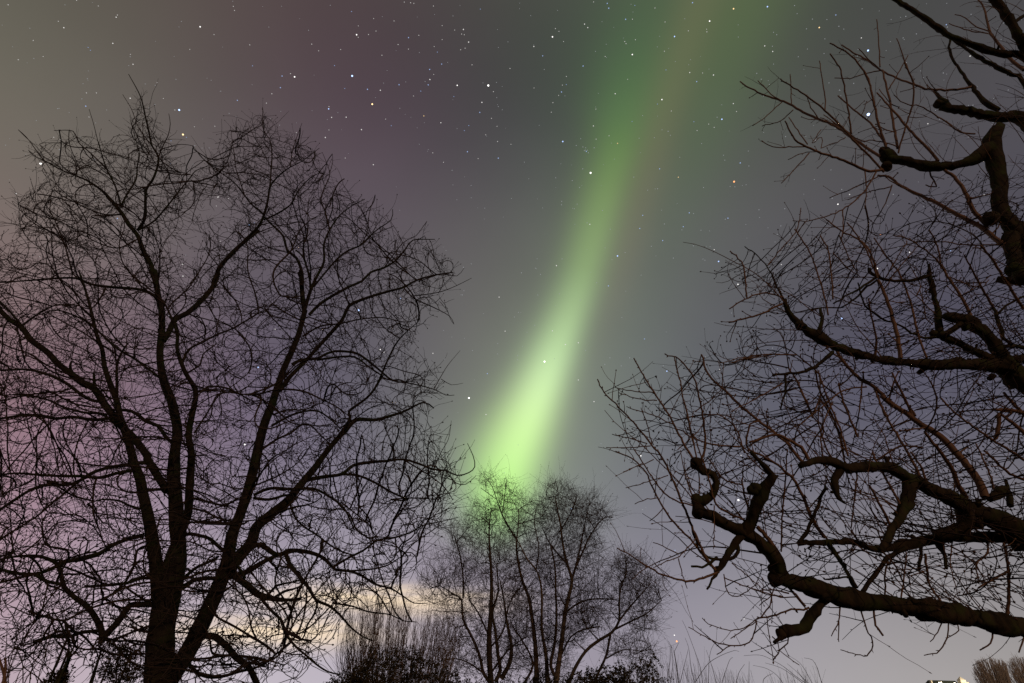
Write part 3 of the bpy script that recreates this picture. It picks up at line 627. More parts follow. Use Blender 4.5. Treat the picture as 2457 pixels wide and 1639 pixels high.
# shoots from the middle and lowest limbs
for t_, *w_ in [
 ('R 980,1100 900,970 850,830 770,700 680,580 600,480 530,380', 13, 11, 8, 6), ('R 490,890 430,760 350,620 270,480 200,360 130,230 60,90 10,-40', 7, 6, 5, 4), ('R 160,1390 110,1280 40,1150 0,1080 -60,960', 7, 6, 5), ('R 280,1190 190,1020 100,860 30,750 -30,600', 6, 5, 4),
 ('R 1280,1010 1240,880 1180,720 1140,640 1080,500', 5, 4, 3), ('R 1680,930 1599,900 1480,850 1380,780 1270,680 1170,590', 7, 6, 5), ('R 1680,740 1599,690 1450,590 1300,500 1200,440 1050,330 900,220 780,110 700,20', 7, 6, 5, 4), ('R 1290,460 1320,350 1335,190', 9, 8),
 ('R 1700,190 1599,180 1400,150 1270,150', 11, 9, 7), ('R 1680,470 1599,400 1500,310 1400,240 1340,190', 11, 9, 6), ('R 1650,260 1599,200 1500,110 1430,30 1380,-40', 9, 8, 6), ('R 560,940 480,740 380,600', 6, 4), ('R 520,560 380,540 240,550 0,700', 5, 4), ('R 430,215 360,110 290,0', 6, 5),
 ('J 835,1365 760,1260 690,1100 640,980 580,830 500,660 430,570 330,450 220,330 130,240 85,155', 7, 6, 5, 4, 3), ('J 850,1365 730,1410 640,1420 520,1390 400,1330 310,1270 210,1215', 6, 5, 4, 3), ('J 800,1330 690,1180 580,1070 500,960 440,850 390,740 300,650 200,610', 5, 5, 4, 3),
 ('J 690,660 600,510 540,390 470,280 400,170 315,25', 6, 5, 4, 3), ('J 710,650 680,500 640,330 600,150 570,20', 4, 4, 3), ('J 735,670 760,600 760,480 740,330 700,170 660,100 600,30 510,0', 6, 5, 4, 3), ('J 400,560 300,530 180,505', 3, 2), ('J 420,575 270,585 140,585', 3, 2), ('J 440,240 300,230 200,205', 3, 2),
 ('J 460,290 340,280 220,240', 3, 2), ('J 560,440 430,380 270,330', 3, 2), ('J 1390,690 1340,640 1270,550 1180,480 1080,400 970,310 870,210 780,120 740,0', 8, 7, 6, 4), ('J 1515,1150 1480,1110 1420,1000 1370,880 1310,780 1200,680 1100,630 1040,600', 9, 8, 6, 5), ('J 1020,30 1200,0 1000,20 850,60', 3, 2),
 ('J 1020,1045 900,990 830,940 790,800 690,500', 5, 5, 4, 3), ('J 1010,620 960,470 870,390 800,380', 4, 3), ('J 1000,820 880,780 780,650', 4, 3), ('J 1040,610 1020,540 1050,440 1100,420', 5, 4), ('J 1410,660 1380,600 1320,555 1200,505 1040,555', 9, 8, 6, 5), ('J 980,580 830,570 700,530 600,470', 5, 4, 3),
 ('J 430,560 400,440 360,335', 3, 2), ('J 580,840 620,760 660,710', 3, 2), ('J 690,950 560,910 470,830 400,720 320,600', 4, 3), ('J 470,900 400,910 320,940', 2.5, 2), ('J 440,660 340,700 250,740', 2.5, 2), ('J 530,760 400,800 265,842', 2.5, 2), ('J 820,950 820,1100 815,1220', 3, 2),
 ('J 710,1150 600,1270 540,1290 440,1340', 3, 2), ('J 600,1255 500,1205 435,1180', 3, 2), ('J 595,1280 620,1380 650,1470', 3, 2), ('J 500,965 460,1010 415,1045', 2.5, 2), ('J 1240,1240 1245,1050 1260,850 1280,600', 4, 4, 3), ('J 1215,1240 1160,1160 1090,1080', 11, 10), ('J 1060,1050 1000,850 1000,720', 7, 5, 3),
 ('J 880,1380 900,1480 960,1520 1050,1470 1100,1430', 3, 2), ('J 880,1400 1000,1450 1150,1500 1250,1520', 3, 3), ('J 930,1310 1040,1400 1120,1470', 3, 2), ('J 1290,1500 1200,1480 1080,1480', 4, 3), ('J 590,600 720,480 760,420', 2.5, 2), ('J 700,360 780,300 870,210', 3, 2), ('J 1510,700 1490,500 1560,300', 4, 3), ('J 1660,640 1600,440 1540,300 1480,130', 5, 4, 3), ('J 1720,700 1700,900 1680,1090', 4, 3), ('J 1440,400 1340,170 1290,90', 6, 5, 4), ('J 1720,520 1640,320 1600,180', 5, 4),
 ('M 2300,340 2220,370 2050,370 1900,420 1780,460 1650,480 1560,500', 5, 4, 4), ('M 1560,500 1450,590 1310,650 1200,660 1000,620 880,570 780,490', 2.5, 2), ('M 1560,520 1540,640 1490,780 1400,860 1250,885 1100,860 940,810 780,720 600,610', 3, 3, 2), ('M 1190,880 1000,995', 2.5, 2), ('M 1550,540 1320,700 1200,770', 2.5, 2), ('M 1620,480 1740,320 1780,150 1830,10', 3.5, 3), ('M 2250,320 2150,200 2080,130 1990,40', 5, 5),
 ('M 1960,580 2000,750 1990,840 1890,950 1790,1080', 3, 3), ('M 1890,950 2160,1150', 2, 2), ('M 1780,750 1850,830 1880,940', 3, 2), ('M 2110,190 1900,190 1700,150 1500,80', 3, 2), ('M 1760,180 1600,310', 2.5, 2),
 ('K 380,1130 370,1230 330,1310', 4, 2), ('K 370,1230 370,1340', 3, 2), ('K 490,1170 520,1270 555,1340 520,1420 380,1385', 4, 3, 2), ('K 560,1170 570,1250 615,1305', 5, 5), ('K 940,1220 900,1310 870,1340', 3, 2), ('K 970,1230 960,1320 920,1390 835,1420', 3, 3, 2), ('K 1010,1230 1025,1280 960,1320', 3, 2), ('K 1210,1290 1200,1350 1140,1385', 4, 3), ('K 1381,1320 1355,1400', 4, 3),
 ('K 940,1140 870,1040 850,980 800,950', 6, 5, 3), ('K 1290,1190 1300,1060 1290,920 1270,800', 8, 6, 5), ('K 1220,240 1250,130 1240,90', 6, 5), ('K 620,1110 625,970 640,900', 4, 4), ('K 710,1100 730,960 740,850', 4, 3), ('K 1290,960 1200,1010 1130,1050', 6, 4), ('K 840,860 860,1020', 6, 5), ('K 940,1130 1060,1160 1130,1180', 4, 2), ('K 990,780 980,920 1020,1090', 3, 2), ('K 1180,790 1180,860 1120,920 1130,1000', 5, 3)]: RS(t_, *w_)

def shoots_more(cm, lims, n, ln, r0, up, out, spread, spur=.5):
    """straight one-year shoots standing up off the old limbs, with short side spurs and buds"""
    tot = [len(p) for p, *_ in lims]
    for q in range(n):
        p, r, kind, L_ = random.choices(lims, weights=tot)[0]
        i = random.randrange(1, len(p) - 1); base = p[i]; t = p[min(i + 2, len(p) - 1)] - p[i - 1]; t /= np.linalg.norm(t) + 1e-9
        v = np.array((out[0], out[1], up)) + rng.normal(0, spread, 3) + t * random.uniform(-.1, .5); v /= np.linalg.norm(v)
        if v[2] < .05: v[2] = abs(v[2]) * .6 + .1; v /= np.linalg.norm(v)
        l = random.uniform(*ln); k = max(4, int(l / .07)); pts = [base]; b = rng.normal(0, .05, 3)
        for s in range(k):
            v = v + b * 1.3 + rng.normal(0, .085, 3) + np.array((0, 0, .02)); v /= np.linalg.norm(v); pts.append(pts[-1] + v * l / k)
        if min(q_[1] for q_ in pts) < 1.9: continue
        cm.tube(pts, np.linspace(r0, r0 * .42, len(pts)) * random.uniform(.7, 1.15), 4); side_spurs(cm, np.array(pts), r0 * .5, spur)
def side_spurs(cm, pts, r, dens, lmin=.05, lmax=.26):
    seg = np.linalg.norm(np.diff(pts, axis=0), axis=1); acc_ = 0; sgn = 1
    for i in range(1, len(pts) - 1):
        acc_ += seg[i - 1]
        if acc_ < .028: continue
        acc_ = 0; sgn = -sgn
        t = pts[i + 1] - pts[i - 1]; t /= np.linalg.norm(t) + 1e-9
        a = np.cross(t, np.array((.2, 1, .1))); a /= np.linalg.norm(a) + 1e-9; b = np.cross(t, a)
        n_ = sgn * a * random.uniform(.4, 1) + b * random.uniform(-.8, .8); n_ /= np.linalg.norm(n_) + 1e-9
        if random.random() < dens * .30:
            l = lmin + (lmax - lmin) * random.random() ** 2.2; v = n_ * .85 + t * random.uniform(.1, .8); v /= np.linalg.norm(v); pp = [pts[i]]; k = max(3, int(l / .04))
            for s in range(k):
                v = v + rng.normal(0, .10, 3) + np.array((0, 0, .03)); v /= np.linalg.norm(v); pp.append(pp[-1] + v * l / k)
            cm.tube(pp, np.linspace(r * .8, r * .5, k + 1), 3)
            cm.tube([pp[-1] - v * .002, pp[-1] + v * .004, pp[-1] + v * .012], [r * .5, r * 1.25, r * .2], 4)
            if k > 3: cm.tube([pp[2], pp[2] + n_ * .004 + v * .006, pp[2] + n_ * .010 + v * .004], [r * .7, r * .9, r * .2], 4)
        else:
            l = random.uniform(.007, .016); d = n_ * .8 + t * .7
            cm.tube([pts[i], pts[i] + d * l * .5, pts[i] + d * l], [r * .8, r * 1.1, r * .25], 4)
def rt_crown(cm, root):
    import copy
    km = MB()
    for c, r in KN: knobs(km, c, r)
    lims = [l for l in rt.limbs if l[2] != 'trunk']
    for p, r, kind, ln in lims:
        if kind == 'shoot': side_spurs(cm, p[2:], max(.0016, r[-1] * .9), .75)
    thick = [l for l in lims if l[2] == 'limb' and l[1][0] > .012]
    dm = MB()
    shoots_more(cm, thick, 160, (.3, .95), .0042, 1.0, (-.55, .0), .35, .8)
    shoots_more(dm, thick, 200, (.12, .5), .0030, .35, (-.2, .1), .75, .9)
    sl = [l for l in lims if l[2] == 'shoot']
    shoots_more(dm, sl, 150, (.08, .36), .0026, .3, (-.45, .1), .8, .7)
    RP = [(1830, 760), (1700, 660), (1900, 600), (2100, 520), (2350, 420), (2700, 400), (2750, 1420), (2300, 1480), (2000, 1400), (1830, 1300), (1650, 1180), (1500, 1050), (1600, 900)]
    att = crown_att(RP, 3100, 3.1, 2200, 900, .75, (1480, 400, 2750, 1490)); S = np.concatenate([l[0][2::2] for l in lims]); S = S[S[:, 1] > 1.9]
    P, par = colonize(S, att, .55, .075, .055, jit=.15, trop=(-.05, 0, .14), maxit=90, inert=1.45); print('fruit twigs', len(P) - len(S))
    twigs(dm, P, par, len(S), .0026, .010, pw=.44, side=.35, slen=(.03, .14), curl=.25, up=.2, buds=.9)
    for p, r, kind, ln in thick:
        side_spurs(dm, p[1:], .0022, .6, .04, .3)
    tag(dm.build('twigs', MAT['shoot_dark'], root), kind='stuff')
    for c, r in KN:
        k1 = MB(); knobs(k1, c, r); k1.build('knuckle', MAT['bark_fruit'], root)
fruit_tree = make_tree(rt, 'fruit_tree', 'old pruned fruit tree with knobbly knuckles and reddish brown shoots close by', 'tree', MAT['bark_fruit'], MAT['shoot'], 1, rt_crown, rough=.16)

# ------------------------------------------------------------------ trees in the middle distance
def cluster_tree(name, label, stems, blobs, Y, natt, bark, twig, group, di=1.4, dk=.15, step=.14, th=1.8, bud=.6, rt_=.0049, base_x=None, seed=1):
    random.seed(seed)
    t = Tree(Y, drift=.35, step=14, ylim=(Y - 2.4, Y + 2.4))
    for k, s in enumerate(stems): t.limb(s[0], s[1:], root=(k == 0), kind='trunk' if k == 0 else 'limb', drift=0 if k == 0 else None)
    def crown(cm, root):
        A = []
        wt = np.array([b[2] * b[3] for b in blobs], float); wt /= wt.sum()
        for b, w in zip(blobs, wt):
            n = int(natt * w) + 1; a = rng.uniform(0, 2 * math.pi, n); q = np.sqrt(rng.uniform(0, 1, n)); x = b[0] + b[2] * q * np.cos(a); y = b[1] + b[3] * q * np.sin(a)
            px_ = TILE['G'][0] + x / TILE['G'][2]; py_ = TILE['G'][1] + y / TILE['G'][2]; mk = near_limb(px_, py_, t.samp, 44); x = x[mk]; y = y[mk]; q = q[mk]; n = len(x)
            yy = Y + th * np.sqrt(1.02 - q ** 2) * rng.uniform(-1, 1, n)
            A.append(np.array([at(TILE['G'][0] + p / TILE['G'][2], TILE['G'][1] + r / TILE['G'][2], s) for p, r, s in zip(x, y, yy)]))
        A = np.concatenate(A); S = seeds(t); S = S[S[:, 2] > 1.0]
        P, par = colonize(S, A, di, dk, step, jit=.17, trop=(0, 0, .26), maxit=130, inert=1.1)
        print(name, len(P) - len(S)); twigs(cm, P, par, len(S), rt_, .05, pw=.40, side=.75, slen=(.18, .5), curl=.16, up=.5, buds=bud, endlen=(.4, 1.3))
    return make_tree(t, name, label, 'tree', bark, twig, 9, crown, group)
GT = None
cluster_tree('alder_tree', 'dark bushy bare tree under the foot of the green aurora, the leftmost of the clump', [
 ('G 655,1600 640,1400 640,1230 650,1080 655,930 650,750 640,600 640,480 655,370', 15, 13, 12, 10, 8, 6, 4, 2), ('G 655,1580 600,1500 570,1370 520,1250 460,1130 450,1000 400,960 300,900', 9, 8, 7, 6, 4, 2), ('G 460,985 460,850 440,700 400,560', 5, 4, 2),
 ('G 680,1560 715,1480 700,1380 680,1200 660,1080 700,940 690,750', 11, 9, 7, 5, 3), ('G 720,1540 780,1430 790,1300 760,1150 740,1000 710,850', 12, 10, 7, 5, 3), ('G 640,1250 560,1080 500,1000', 5, 3), ('G 600,1500 500,1430 400,1400 300,1420', 5, 3, 2), ('G 650,1500 780,1330 900,1250', 6, 4, 2), ('G 640,1330 730,1220 780,1020 860,900', 5, 3)],
 [(340,860,190,210), (560,620,180,230), (600,430,110,110), (620,900,230,260), (380,1180,170,160), (750,1150,200,220), (430,560,80,90), (560,1360,300,150), (250,1000,120,110), (650,1430,280,110)], 22, 7600, MAT['bark_alder'], MAT['twig_far'], GT, seed=11)
cluster_tree('slender_tree', 'slender bare tree whose thin top twigs stand against the brightest green glow', [
 ('G 965,1610 960,1400 950,1250 930,1100 910,980 870,880 840,750 825,620 840,480 840,380', 13, 11, 10, 9, 8, 6, 5, 3, 2), ('G 835,600 740,440 690,310 660,220 600,150', 5, 4, 2, 1.5), ('G 730,400 745,280 755,180', 3, 1.5), ('G 1040,1600 1030,1400 1000,1200 1000,1000 990,880 960,790 900,720 840,600', 12, 10, 8, 6, 5, 4, 3), ('G 960,790 980,640 950,480 960,380', 4, 2), ('G 880,1570 940,1440 880,1300 800,1180', 7, 5, 3), ('G 690,310 580,230', 2, 1.5)],
 [(830,420,100,140), (820,620,140,150), (950,440,90,140), (900,830,180,200), (735,290,60,110), (620,190,45,60), (755,210,25,40), (900,1080,160,160), (960,1340,230,160), (1100,1450,230,100)], 22.8, 4300, MAT['bark_birch'], MAT['twig_far'], GT, seed=12)
cluster_tree('birch_tree', 'tallest reddish stemmed bare tree of the clump with a high rounded crown', [
 ('G 1090,1610 1120,1400 1140,1250 1160,1080 1190,950 1205,860 1170,740 1140,600 1130,500 1110,400 1090,290', 14, 12, 11, 10, 9, 8, 6, 5, 4, 2), ('G 1205,860 1240,740 1270,600 1300,450 1330,320', 6, 5, 3, 1.5), ('G 1160,1085 1270,1010 1400,990 1520,1000', 5, 4, 2), ('G 1130,520 1190,420 1240,300', 4, 2), ('G 1180,760 1060,620 1000,500', 5, 4, 2), ('G 1240,760 1330,560 1420,440 1490,430', 5, 4, 2), ('G 1100,1530 1060,1450 1090,1280 1100,1100 1095,950 1090,780 1060,620', 9, 8, 6, 5, 4), ('G 1130,1380 1200,1250 1290,1200 1400,1180', 5, 3), ('G 1165,1050 1080,900', 4, 2)],
 [(1110,280,115,95), (1170,430,190,170), (1330,430,110,150), (1420,440,70,50), (1300,700,150,190), (1230,1000,230,140), (1080,720,130,190), (1330,880,130,100), (1150,1200,190,130)], 22.4, 6400, MAT['bark_birch'], MAT['twig_far'], GT, seed=13)
cluster_tree('leaning_tree', 'low bare tree leaning right out of the clump towards the open sky', [
 ('G 1170,1620 1220,1480 1300,1350 1400,1270 1480,1220 1530,1140 1530,1040 1540,920 1580,800 1570,690', 9, 8, 7, 7, 6, 5, 4, 3, 2), ('G 1530,1140 1600,1050 1680,960 1750,880', 5, 4, 2), ('G 1500,1200 1620,1140 1720,1090 1820,1000', 5, 4, 2), ('G 1470,1230 1440,1380 1390,1490 1360,1570', 6, 6, 7), ('G 1390,1275 1320,1200 1280,1130', 4, 2), ('G 1440,1400 1560,1340 1680,1350', 4, 2), ('G 1300,1350 1210,1260', 4, 2)],
 [(1600,830,140,140), (1720,960,120,110), (1580,1020,130,130), (1350,1130,140,80), (1600,1340,190,70), (1690,1150,100,80), (1560,760,40,90)], 21.6, 3600, MAT['bark_alder'], MAT['twig_far'], GT, seed=14)

# upright willow thicket
random.seed(21)
def thicket(name, label, cat, txt_top, base_y, Y, n, m, spread=.10, r0=.006, th=1.0, lean=0.0, group=None, branch=3, blen=(.2, .6), arch=0.0, jitter=.06):
    top = parse(txt_top); xs = top[:, 0]; xm = .5 * (xs[0] + xs[-1]); b = at(xm, 1639, Y); root = empty(name, (b[0], b[1], 0), label, cat, group); nb = 0
    mb = MB(); core = MB()
    for q in range(n):
        x = random.uniform(xs[0], xs[-1]); yt = np.interp(x, xs, top[:, 1]); dy = random.random() ** 1.6 * (1639 - yt) * .75
        yy = Y + random.uniform(-th, th); e = at(x, yt + dy, yy); s = np.array((e[0] + (b[0] - e[0]) * random.uniform(spread, spread * 3) , yy * .7 + Y * .3, -.05))
        d = e - s; ln = np.linalg.norm(d); k = max(5, int(ln / .25)); w = rng.normal(0, jitter, 3); pts = []
        for i in range(k + 1):
            f = i / k; pts.append(s + d * f + w * math.sin(f * 5) * ln * .15 + np.array((arch * f * f * ln * random.choice((-1, 1)) if False else 0, 0, 0)) + rng.normal(0, jitter * .12, 3) * f)
        pts = np.array(pts); mb.tube(pts, np.linspace(r0 * 1.5, r0 * .5, k + 1), 3)
        for c in range(branch):
            i = random.randrange(k // 3, k); v = d / ln + rng.normal(0, .42, 3) + np.array((0, 0, .3)); v /= np.linalg.norm(v); l = random.uniform(*blen)
            mb.tube([pts[i], pts[i] + v * l * .5 + rng.normal(0, .02, 3), pts[i] + v * l + np.array((0, 0, .05))], [r0 * .6, r0 * .5, r0 * .3], 3)
    for q in range(5):
        a = random.uniform(-.5, .5) * abs(at(xs[-1], 1639, Y)[0] - at(xs[0], 1639, Y)[0]); core.tube([(b[0] + a, b[1], -.1), (b[0] + a * 1.1, b[1] + random.uniform(-.2, .2), .5), (b[0] + a * 1.2, b[1], 1.1)], [.09, .075, .05], 8); core.build('stem', MAT['bark_dark'], root); core = MB()
    mb.build('crown', m, root); return root
thicket('willow_shrub', 'brown willow thicket of upright whips below the warm cloud streak', 'shrub', 'F 905,1360 930,1230 955,1080 1020,1000 1090,960 1180,945 1260,980 1320,1020 1420,1090 1500,1090 1590,1060 1650,1100 1720,1250', 1639, 14.5, 300, MAT['willow'], th=1.4, branch=13, jitter=.2, r0=.0052, spread=.22, blen=(.15, .7))

def leafy(name, label, cat, blobs, Y, n, size, m, tile='F', th=.8, group=None, twn=120, stem=True):
    """evergreen mass: leaf-sized faces on short twigs through an uneven volume"""
    t = TILE[tile]; px = lambda x, y: (t[0] + x / t[2], t[1] + y / t[2])
    cx = sum(b[0] for b in blobs) / len(blobs); b0 = at(*px(cx, 1400), Y); root = empty(name, (b0[0], b0[1], 0), label, cat, group)
    mb = MB(); tw = MB(); wt = np.array([b[2] * b[3] for b in blobs], float); wt /= wt.sum(); cl = []
    for b, w in zip(blobs, wt):
        for q in range(max(2, int(n / 14 * w))):
            a = random.uniform(0, 2 * math.pi); r = math.sqrt(random.random()); x, y = px(b[0] + b[2] * r * math.cos(a), b[1] + b[3] * r * math.sin(a)); yy = Y + th * math.sqrt(max(.05, 1 - r * r)) * random.uniform(-1, 1); c = at(x, y, yy)
            if c[2] < .05: c[2] = random.uniform(.05, .5)
            v = rng.normal(0, .5, 3) + np.array((0, 0, .5)); v /= np.linalg.norm(v); l = size * random.uniform(3, 7); tw.tube([c - v * l * .5, c, c + v * l * .5], [size * .07, size * .06, size * .03], 3)
            for k in range(14):
                p = c + v * l * random.uniform(-.5, .55) + rng.normal(0, size * .35, 3); d = v * .5 + rng.normal(0, .6, 3); d /= np.linalg.norm(d); u = np.cross(d, rng.normal(0, 1, 3)); u /= np.linalg.norm(u); s = size * random.uniform(.6, 1.25); nn_ = np.cross(d, u)
                mb.add([p, p + d * s * .5 + u * s * .28 + nn_ * s * .08, p + d * s, p + d * s * .5 - u * s * .28 + nn_ * s * .08], [(0, 1, 2, 3)])
    if stem:
        for k in range(7):
            q = at(*px(*random.choice(blobs)[:2]), Y + random.uniform(-.3, .3)); tw.tube([(b0[0] + (q[0] - b0[0]) * .4, b0[1], -.1), ((b0[0] + q[0] * 2) / 3, q[1], q[2] * .5), q], [.03, .022, .01], 5)
    tag(tw.build('twigs', MAT['bark_dark'], root), kind='stuff'); mb.build('foliage', m, root, smooth=False); return root
leafy('evergreen_bush', 'dark leafy evergreen bush in front of the willow thicket', 'bush', [(1180,1500,240,90), (1260,1390,110,60), (1130,1370,50,60), (1050,1530,150,60), (1400,1410,80,70), (1480,1480,120,60), (1620,1530,100,40), (930,1560,90,40), (1300,1600,500,80)], 11.5, 7000, .045, MAT['leaf'], th=1.1)
leafy('hedge', 'dark bramble hedge along the foot of the clump of trees', 'hedge', [(820,1600,420,55), (1000,1560,120,50), (1300,1560,150,70), (1350,1610,330,90), (1450,1530,150,70), (1600,1520,130,60), (1720,1480,90,60), (1690,1420,30,30), (1780,1440,40,50), (1560,1470,60,30), (1500,1640,420,90), (1830,1560,60,40)], 12.5, 9000, .05, MAT['leaf'], tile='G', th=.9)
leafy('ivy_bush', 'small dark leafy bush beside the forked mossy trunk', 'bush', [(760,1400,130,150), (860,1440,130,120), (700,1330,60,60), (900,1350,80,60), (820,1540,200,80)], 8.3, 2300, .035, MAT['leaf'], tile='E', th=.5)
leafy('ivy_stump', 'low leafy mound in the bottom corner beneath the drooping limb', 'bush', [(400,1530,60,50), (440,1500,40,30), (380,1570,90,40)], 8.0, 600, .04, MAT['leaf'], tile='E', th=.3)

# bare saplings and dry grass along the bottom of the view
def stems(name, label, cat, lines, Y, m, w=(2.2, 1), group=None, th=.5, extra=0, box=None, r=.003, tops=None, kind=None, spurs=0):
    p0 = parse(lines[0]) if lines else None; bx = at(*(p0[0] if p0 is not None else (.5 * (box[0] + box[1]), 1639)), Y); root = empty(name, (bx[0], bx[1], 0), label, cat, group) if kind is None else None; mb = MB()
    for l in lines:
        c = catmull(parse(l), 8); yy = Y + random.uniform(-th, th); pts = np.array([at(x, y, yy + .15 * i / len(c)) for i, (x, y) in enumerate(c)])
        g = pts[0].copy(); g[2] = -.02; pts = np.vstack((g, pts)) if pts[0][2] > .05 else pts
        ww = np.interp(np.linspace(0, 1, len(pts)), (0, 1), w) * .5 * mpp(*c[0], yy); mb.tube(pts, ww, 4)
        if spurs: side_spurs(mb, pts, .0025, spurs, .05, .3)
    for q in range(extra):
        x = random.uniform(box[0], box[1]); t = np.interp(x, *zip(*tops)) if tops else box[2]; h = random.random() ** 1.5 * (1639 - t); yy = Y + random.uniform(-th, th); e = at(x, t + (1639 - t) * .9 * random.random() ** .8, yy); s = np.array((e[0] + random.uniform(-.35, .35), yy + random.uniform(-.1, .1), -.02))
        k = 7; ar = random.uniform(-.22, .22); pts = [s + (e - s) * f + np.array((ar * (f - f * f) * 2, 0, .1 * f * (1 - f))) + rng.normal(0, .008, 3) for f in np.linspace(0, 1, k)]
        mb.tube(pts, np.linspace(r, r * .4, k), 3)
        if random.random() < .5:
            i = random.randrange(2, k - 1); v = (e - s) / np.linalg.norm(e - s) + rng.normal(0, .35, 3); mb.tube([pts[i], pts[i] + v * .12, pts[i] + v * .25 + np.array((0, 0, .03))], [r * .6, r * .5, r * .3], 3)
    if root is None: return tag(mb.build(name, m), kind=kind)
    mb.build('crown' if spurs else 'blades', m, root); return root
TP = [(1500, 1560), (1600, 1540), (1650, 1560), (1700, 1585), (1760, 1600), (1830, 1610)]
stems('grass_tussock', 'tall dry grass stems rising beside the bramble hedge under the orange star', 'grass', ['M 340,1440 380,1100 350,880 310,810', 'M 460,1440 400,1000 350,870', 'M 400,960 460,840', 'M 800,1440 770,1200 650,850 560,620 510,520', 'M 700,1440 640,1200 600,900 550,770', 'M 470,1440 560,1080 595,930', 'M 690,1400 800,1230 900,1110 1070,1010 1200,960 1260,945 1310,960', 'M 880,1440 890,1100 920,930 970,840', 'M 1060,1440 1110,1280 1180,1080 1225,1045', 'M 1000,1440 940,1200 850,940', 'M 1450,1400 1455,1100', 'M 1270,1420 1310,1260 1390,1140', 'M 300,1300 340,1100 350,880'], 6.0, MAT['grass'], w=(1.5, .7), extra=230, box=(1500, 1800, 1560), tops=TP, r=.0019)
stems('arching_grass', 'thin arching grass clump by itself under the tip of the lowest pruned limb', 'grass', ['M 2300,1440 2100,1300 1950,1180 1800,1090 1650,1020 1530,1008 1380,1020', 'M 2360,1440 2230,1200 2130,1090 1980,1000', 'M 2250,1440 2100,1320 1900,1190 1680,1120', 'M 1950,1440 1850,1300 1700,1200 1510,1155', 'M 2420,1200 2350,1080 2230,1050', 'M 2290,1440 2160,1280 1990,1130', 'M 1650,1420 1660,1350 1720,1300 1790,1270', 'M 2330,1440 2200,1320 2130,1220'], 5.0, MAT['grass'], w=(1.5, .7), extra=60, box=(1840, 1960, 1600), tops=[(1780, 1625), (1880, 1600), (1960, 1590)], r=.0017)
random.seed(5)
sap = ['T 60,1640 130,1300 200,1050 270,830 290,720', 'T 300,1640 290,1300 210,1130 90,1070', 'T 20,1640 70,1250 90,900 95,780', 'T 600,1640 500,1500 330,1380 290,1310 210,1120', 'T 380,1640 410,1400 520,1150 540,900 520,760', 'T 700,1640 620,1400 580,1320', 'T 350,1500 500,1300 640,1170 760,1080', 'T 480,1640 500,1500 640,1000 700,760', 'T 180,1640 260,1420 380,1300 520,1180', 'T 110,1640 120,1400 270,1080 420,850', 'T 760,1640 700,1440 560,1300']
stems('bare_sapling', 'thin bare sapling with crossing whips in the lower corner by the drooping limb', 'sapling', sap, 7.4, MAT['twig_far'], w=(3.2, 1.2), th=.6, spurs=.9)
stems('young_tree', 'young bare tree with an upright greenish stem beneath the arching pruned limb', 'tree', ['T 840,1640 860,1420 900,1180 880,1000 850,780', 'T 905,1200 980,1060 1010,920', 'T 900,1250 1060,1060 1180,900', 'T 870,1000 930,850 920,760', 'T 870,1000 800,820 700,640', 'T 890,1150 770,1060 700,960'], 7.9, MAT['bark_dark'], w=(7, 2.2), th=.1, spurs=.8)
stems('corner_sapling', 'reddish brown stem cut off by the bottom corner of the view', 'sapling', ['E 45,1620 25,1500 0,1420 -20,1340', 'E 30,1540 40,1460 35,1400'], 6.2, MAT['shoot'], w=(8, 5), th=.05, spurs=.5)

# far trees and the lit house
thicket('poplar_tree', 'pale fan shaped bare tree beyond the lit house, the one nearer to it', 'tree', 'L 1215,760 1235,560 1290,430 1380,360 1480,370 1560,330 1640,340 1760,380 1880,400 1960,470 2000,620', 1639, 62, 380, MAT['far_tree'], th=1.2, branch=3, r0=.022, blen=(.3, .7), jitter=.03, spread=.3)
thicket('poplar_tree', 'pale fan shaped bare tree at the frame edge, half cut off', 'tree', 'L 1960,640 2010,380 2100,330 2200,310 2300,330 2500,300 2700,330 2800,600', 1639, 66, 380, MAT['far_tree'], th=1.2, branch=3, r0=.022, blen=(.3, .7), jitter=.03, spread=.3)
HY = 400.0
def hp(x, y): return at(2200 + x / 9.148, 1540 + y / 9.148, HY)
def boxm(mb, x0, x1, y0, y1, z0, z1):
    mb.add([(x0, y0, z0), (x1, y0, z0), (x1, y1, z0), (x0, y1, z0), (x0, y0, z1), (x1, y0, z1), (x1, y1, z1), (x0, y1, z1)], [(0, 1, 2, 3)[::-1], (4, 5, 6, 7), (0, 1, 5, 4), (1, 2, 6, 5), (2, 3, 7, 6), (3, 0, 4, 7)])
tx0, tx1, ttop, tev = hp(948, 860)[0], hp(1056, 860)[0], hp(1000, 760)[2], hp(1000, 850)[2]
hx0, hridge = hp(315, 900)[0], hp(600, 862)[2]
house = empty('house', ((tx0 + hx0) / 2, HY + 4, 0), 'floodlit pale house with a pointed turret on the horizon', 'house')
m_ = MB(); boxm(m_, hx0, tx0, HY + 1, HY + 8, -.1, hridge - 2.4); m_.build('wall', MAT['wall'], house, smooth=False)
m_ = MB(); ze = hridge - 2.5; ra = [(hx0 - .4, HY + .5, ze), (tx0, HY + .5, ze), (tx0, HY + 8.5, ze), (hx0 - .4, HY + 8.5, ze), (hx0 + 1.5, HY + 4.5, hridge + .6), (tx0, HY + 4.5, hridge + .2)]
m_.add(ra, [(0, 1, 5, 4), (2, 3, 4, 5), (3, 0, 4), (1, 2, 5), (3, 2, 1, 0)]); m_.build('roof', MAT['roof'], house, smooth=False)
tur = MB(); boxm(tur, tx0 + .003, tx1, HY - .6, HY - .6 + (tx1 - tx0), -.1, tev); tur = tur.build('turret', MAT['wall'], house, smooth=False)
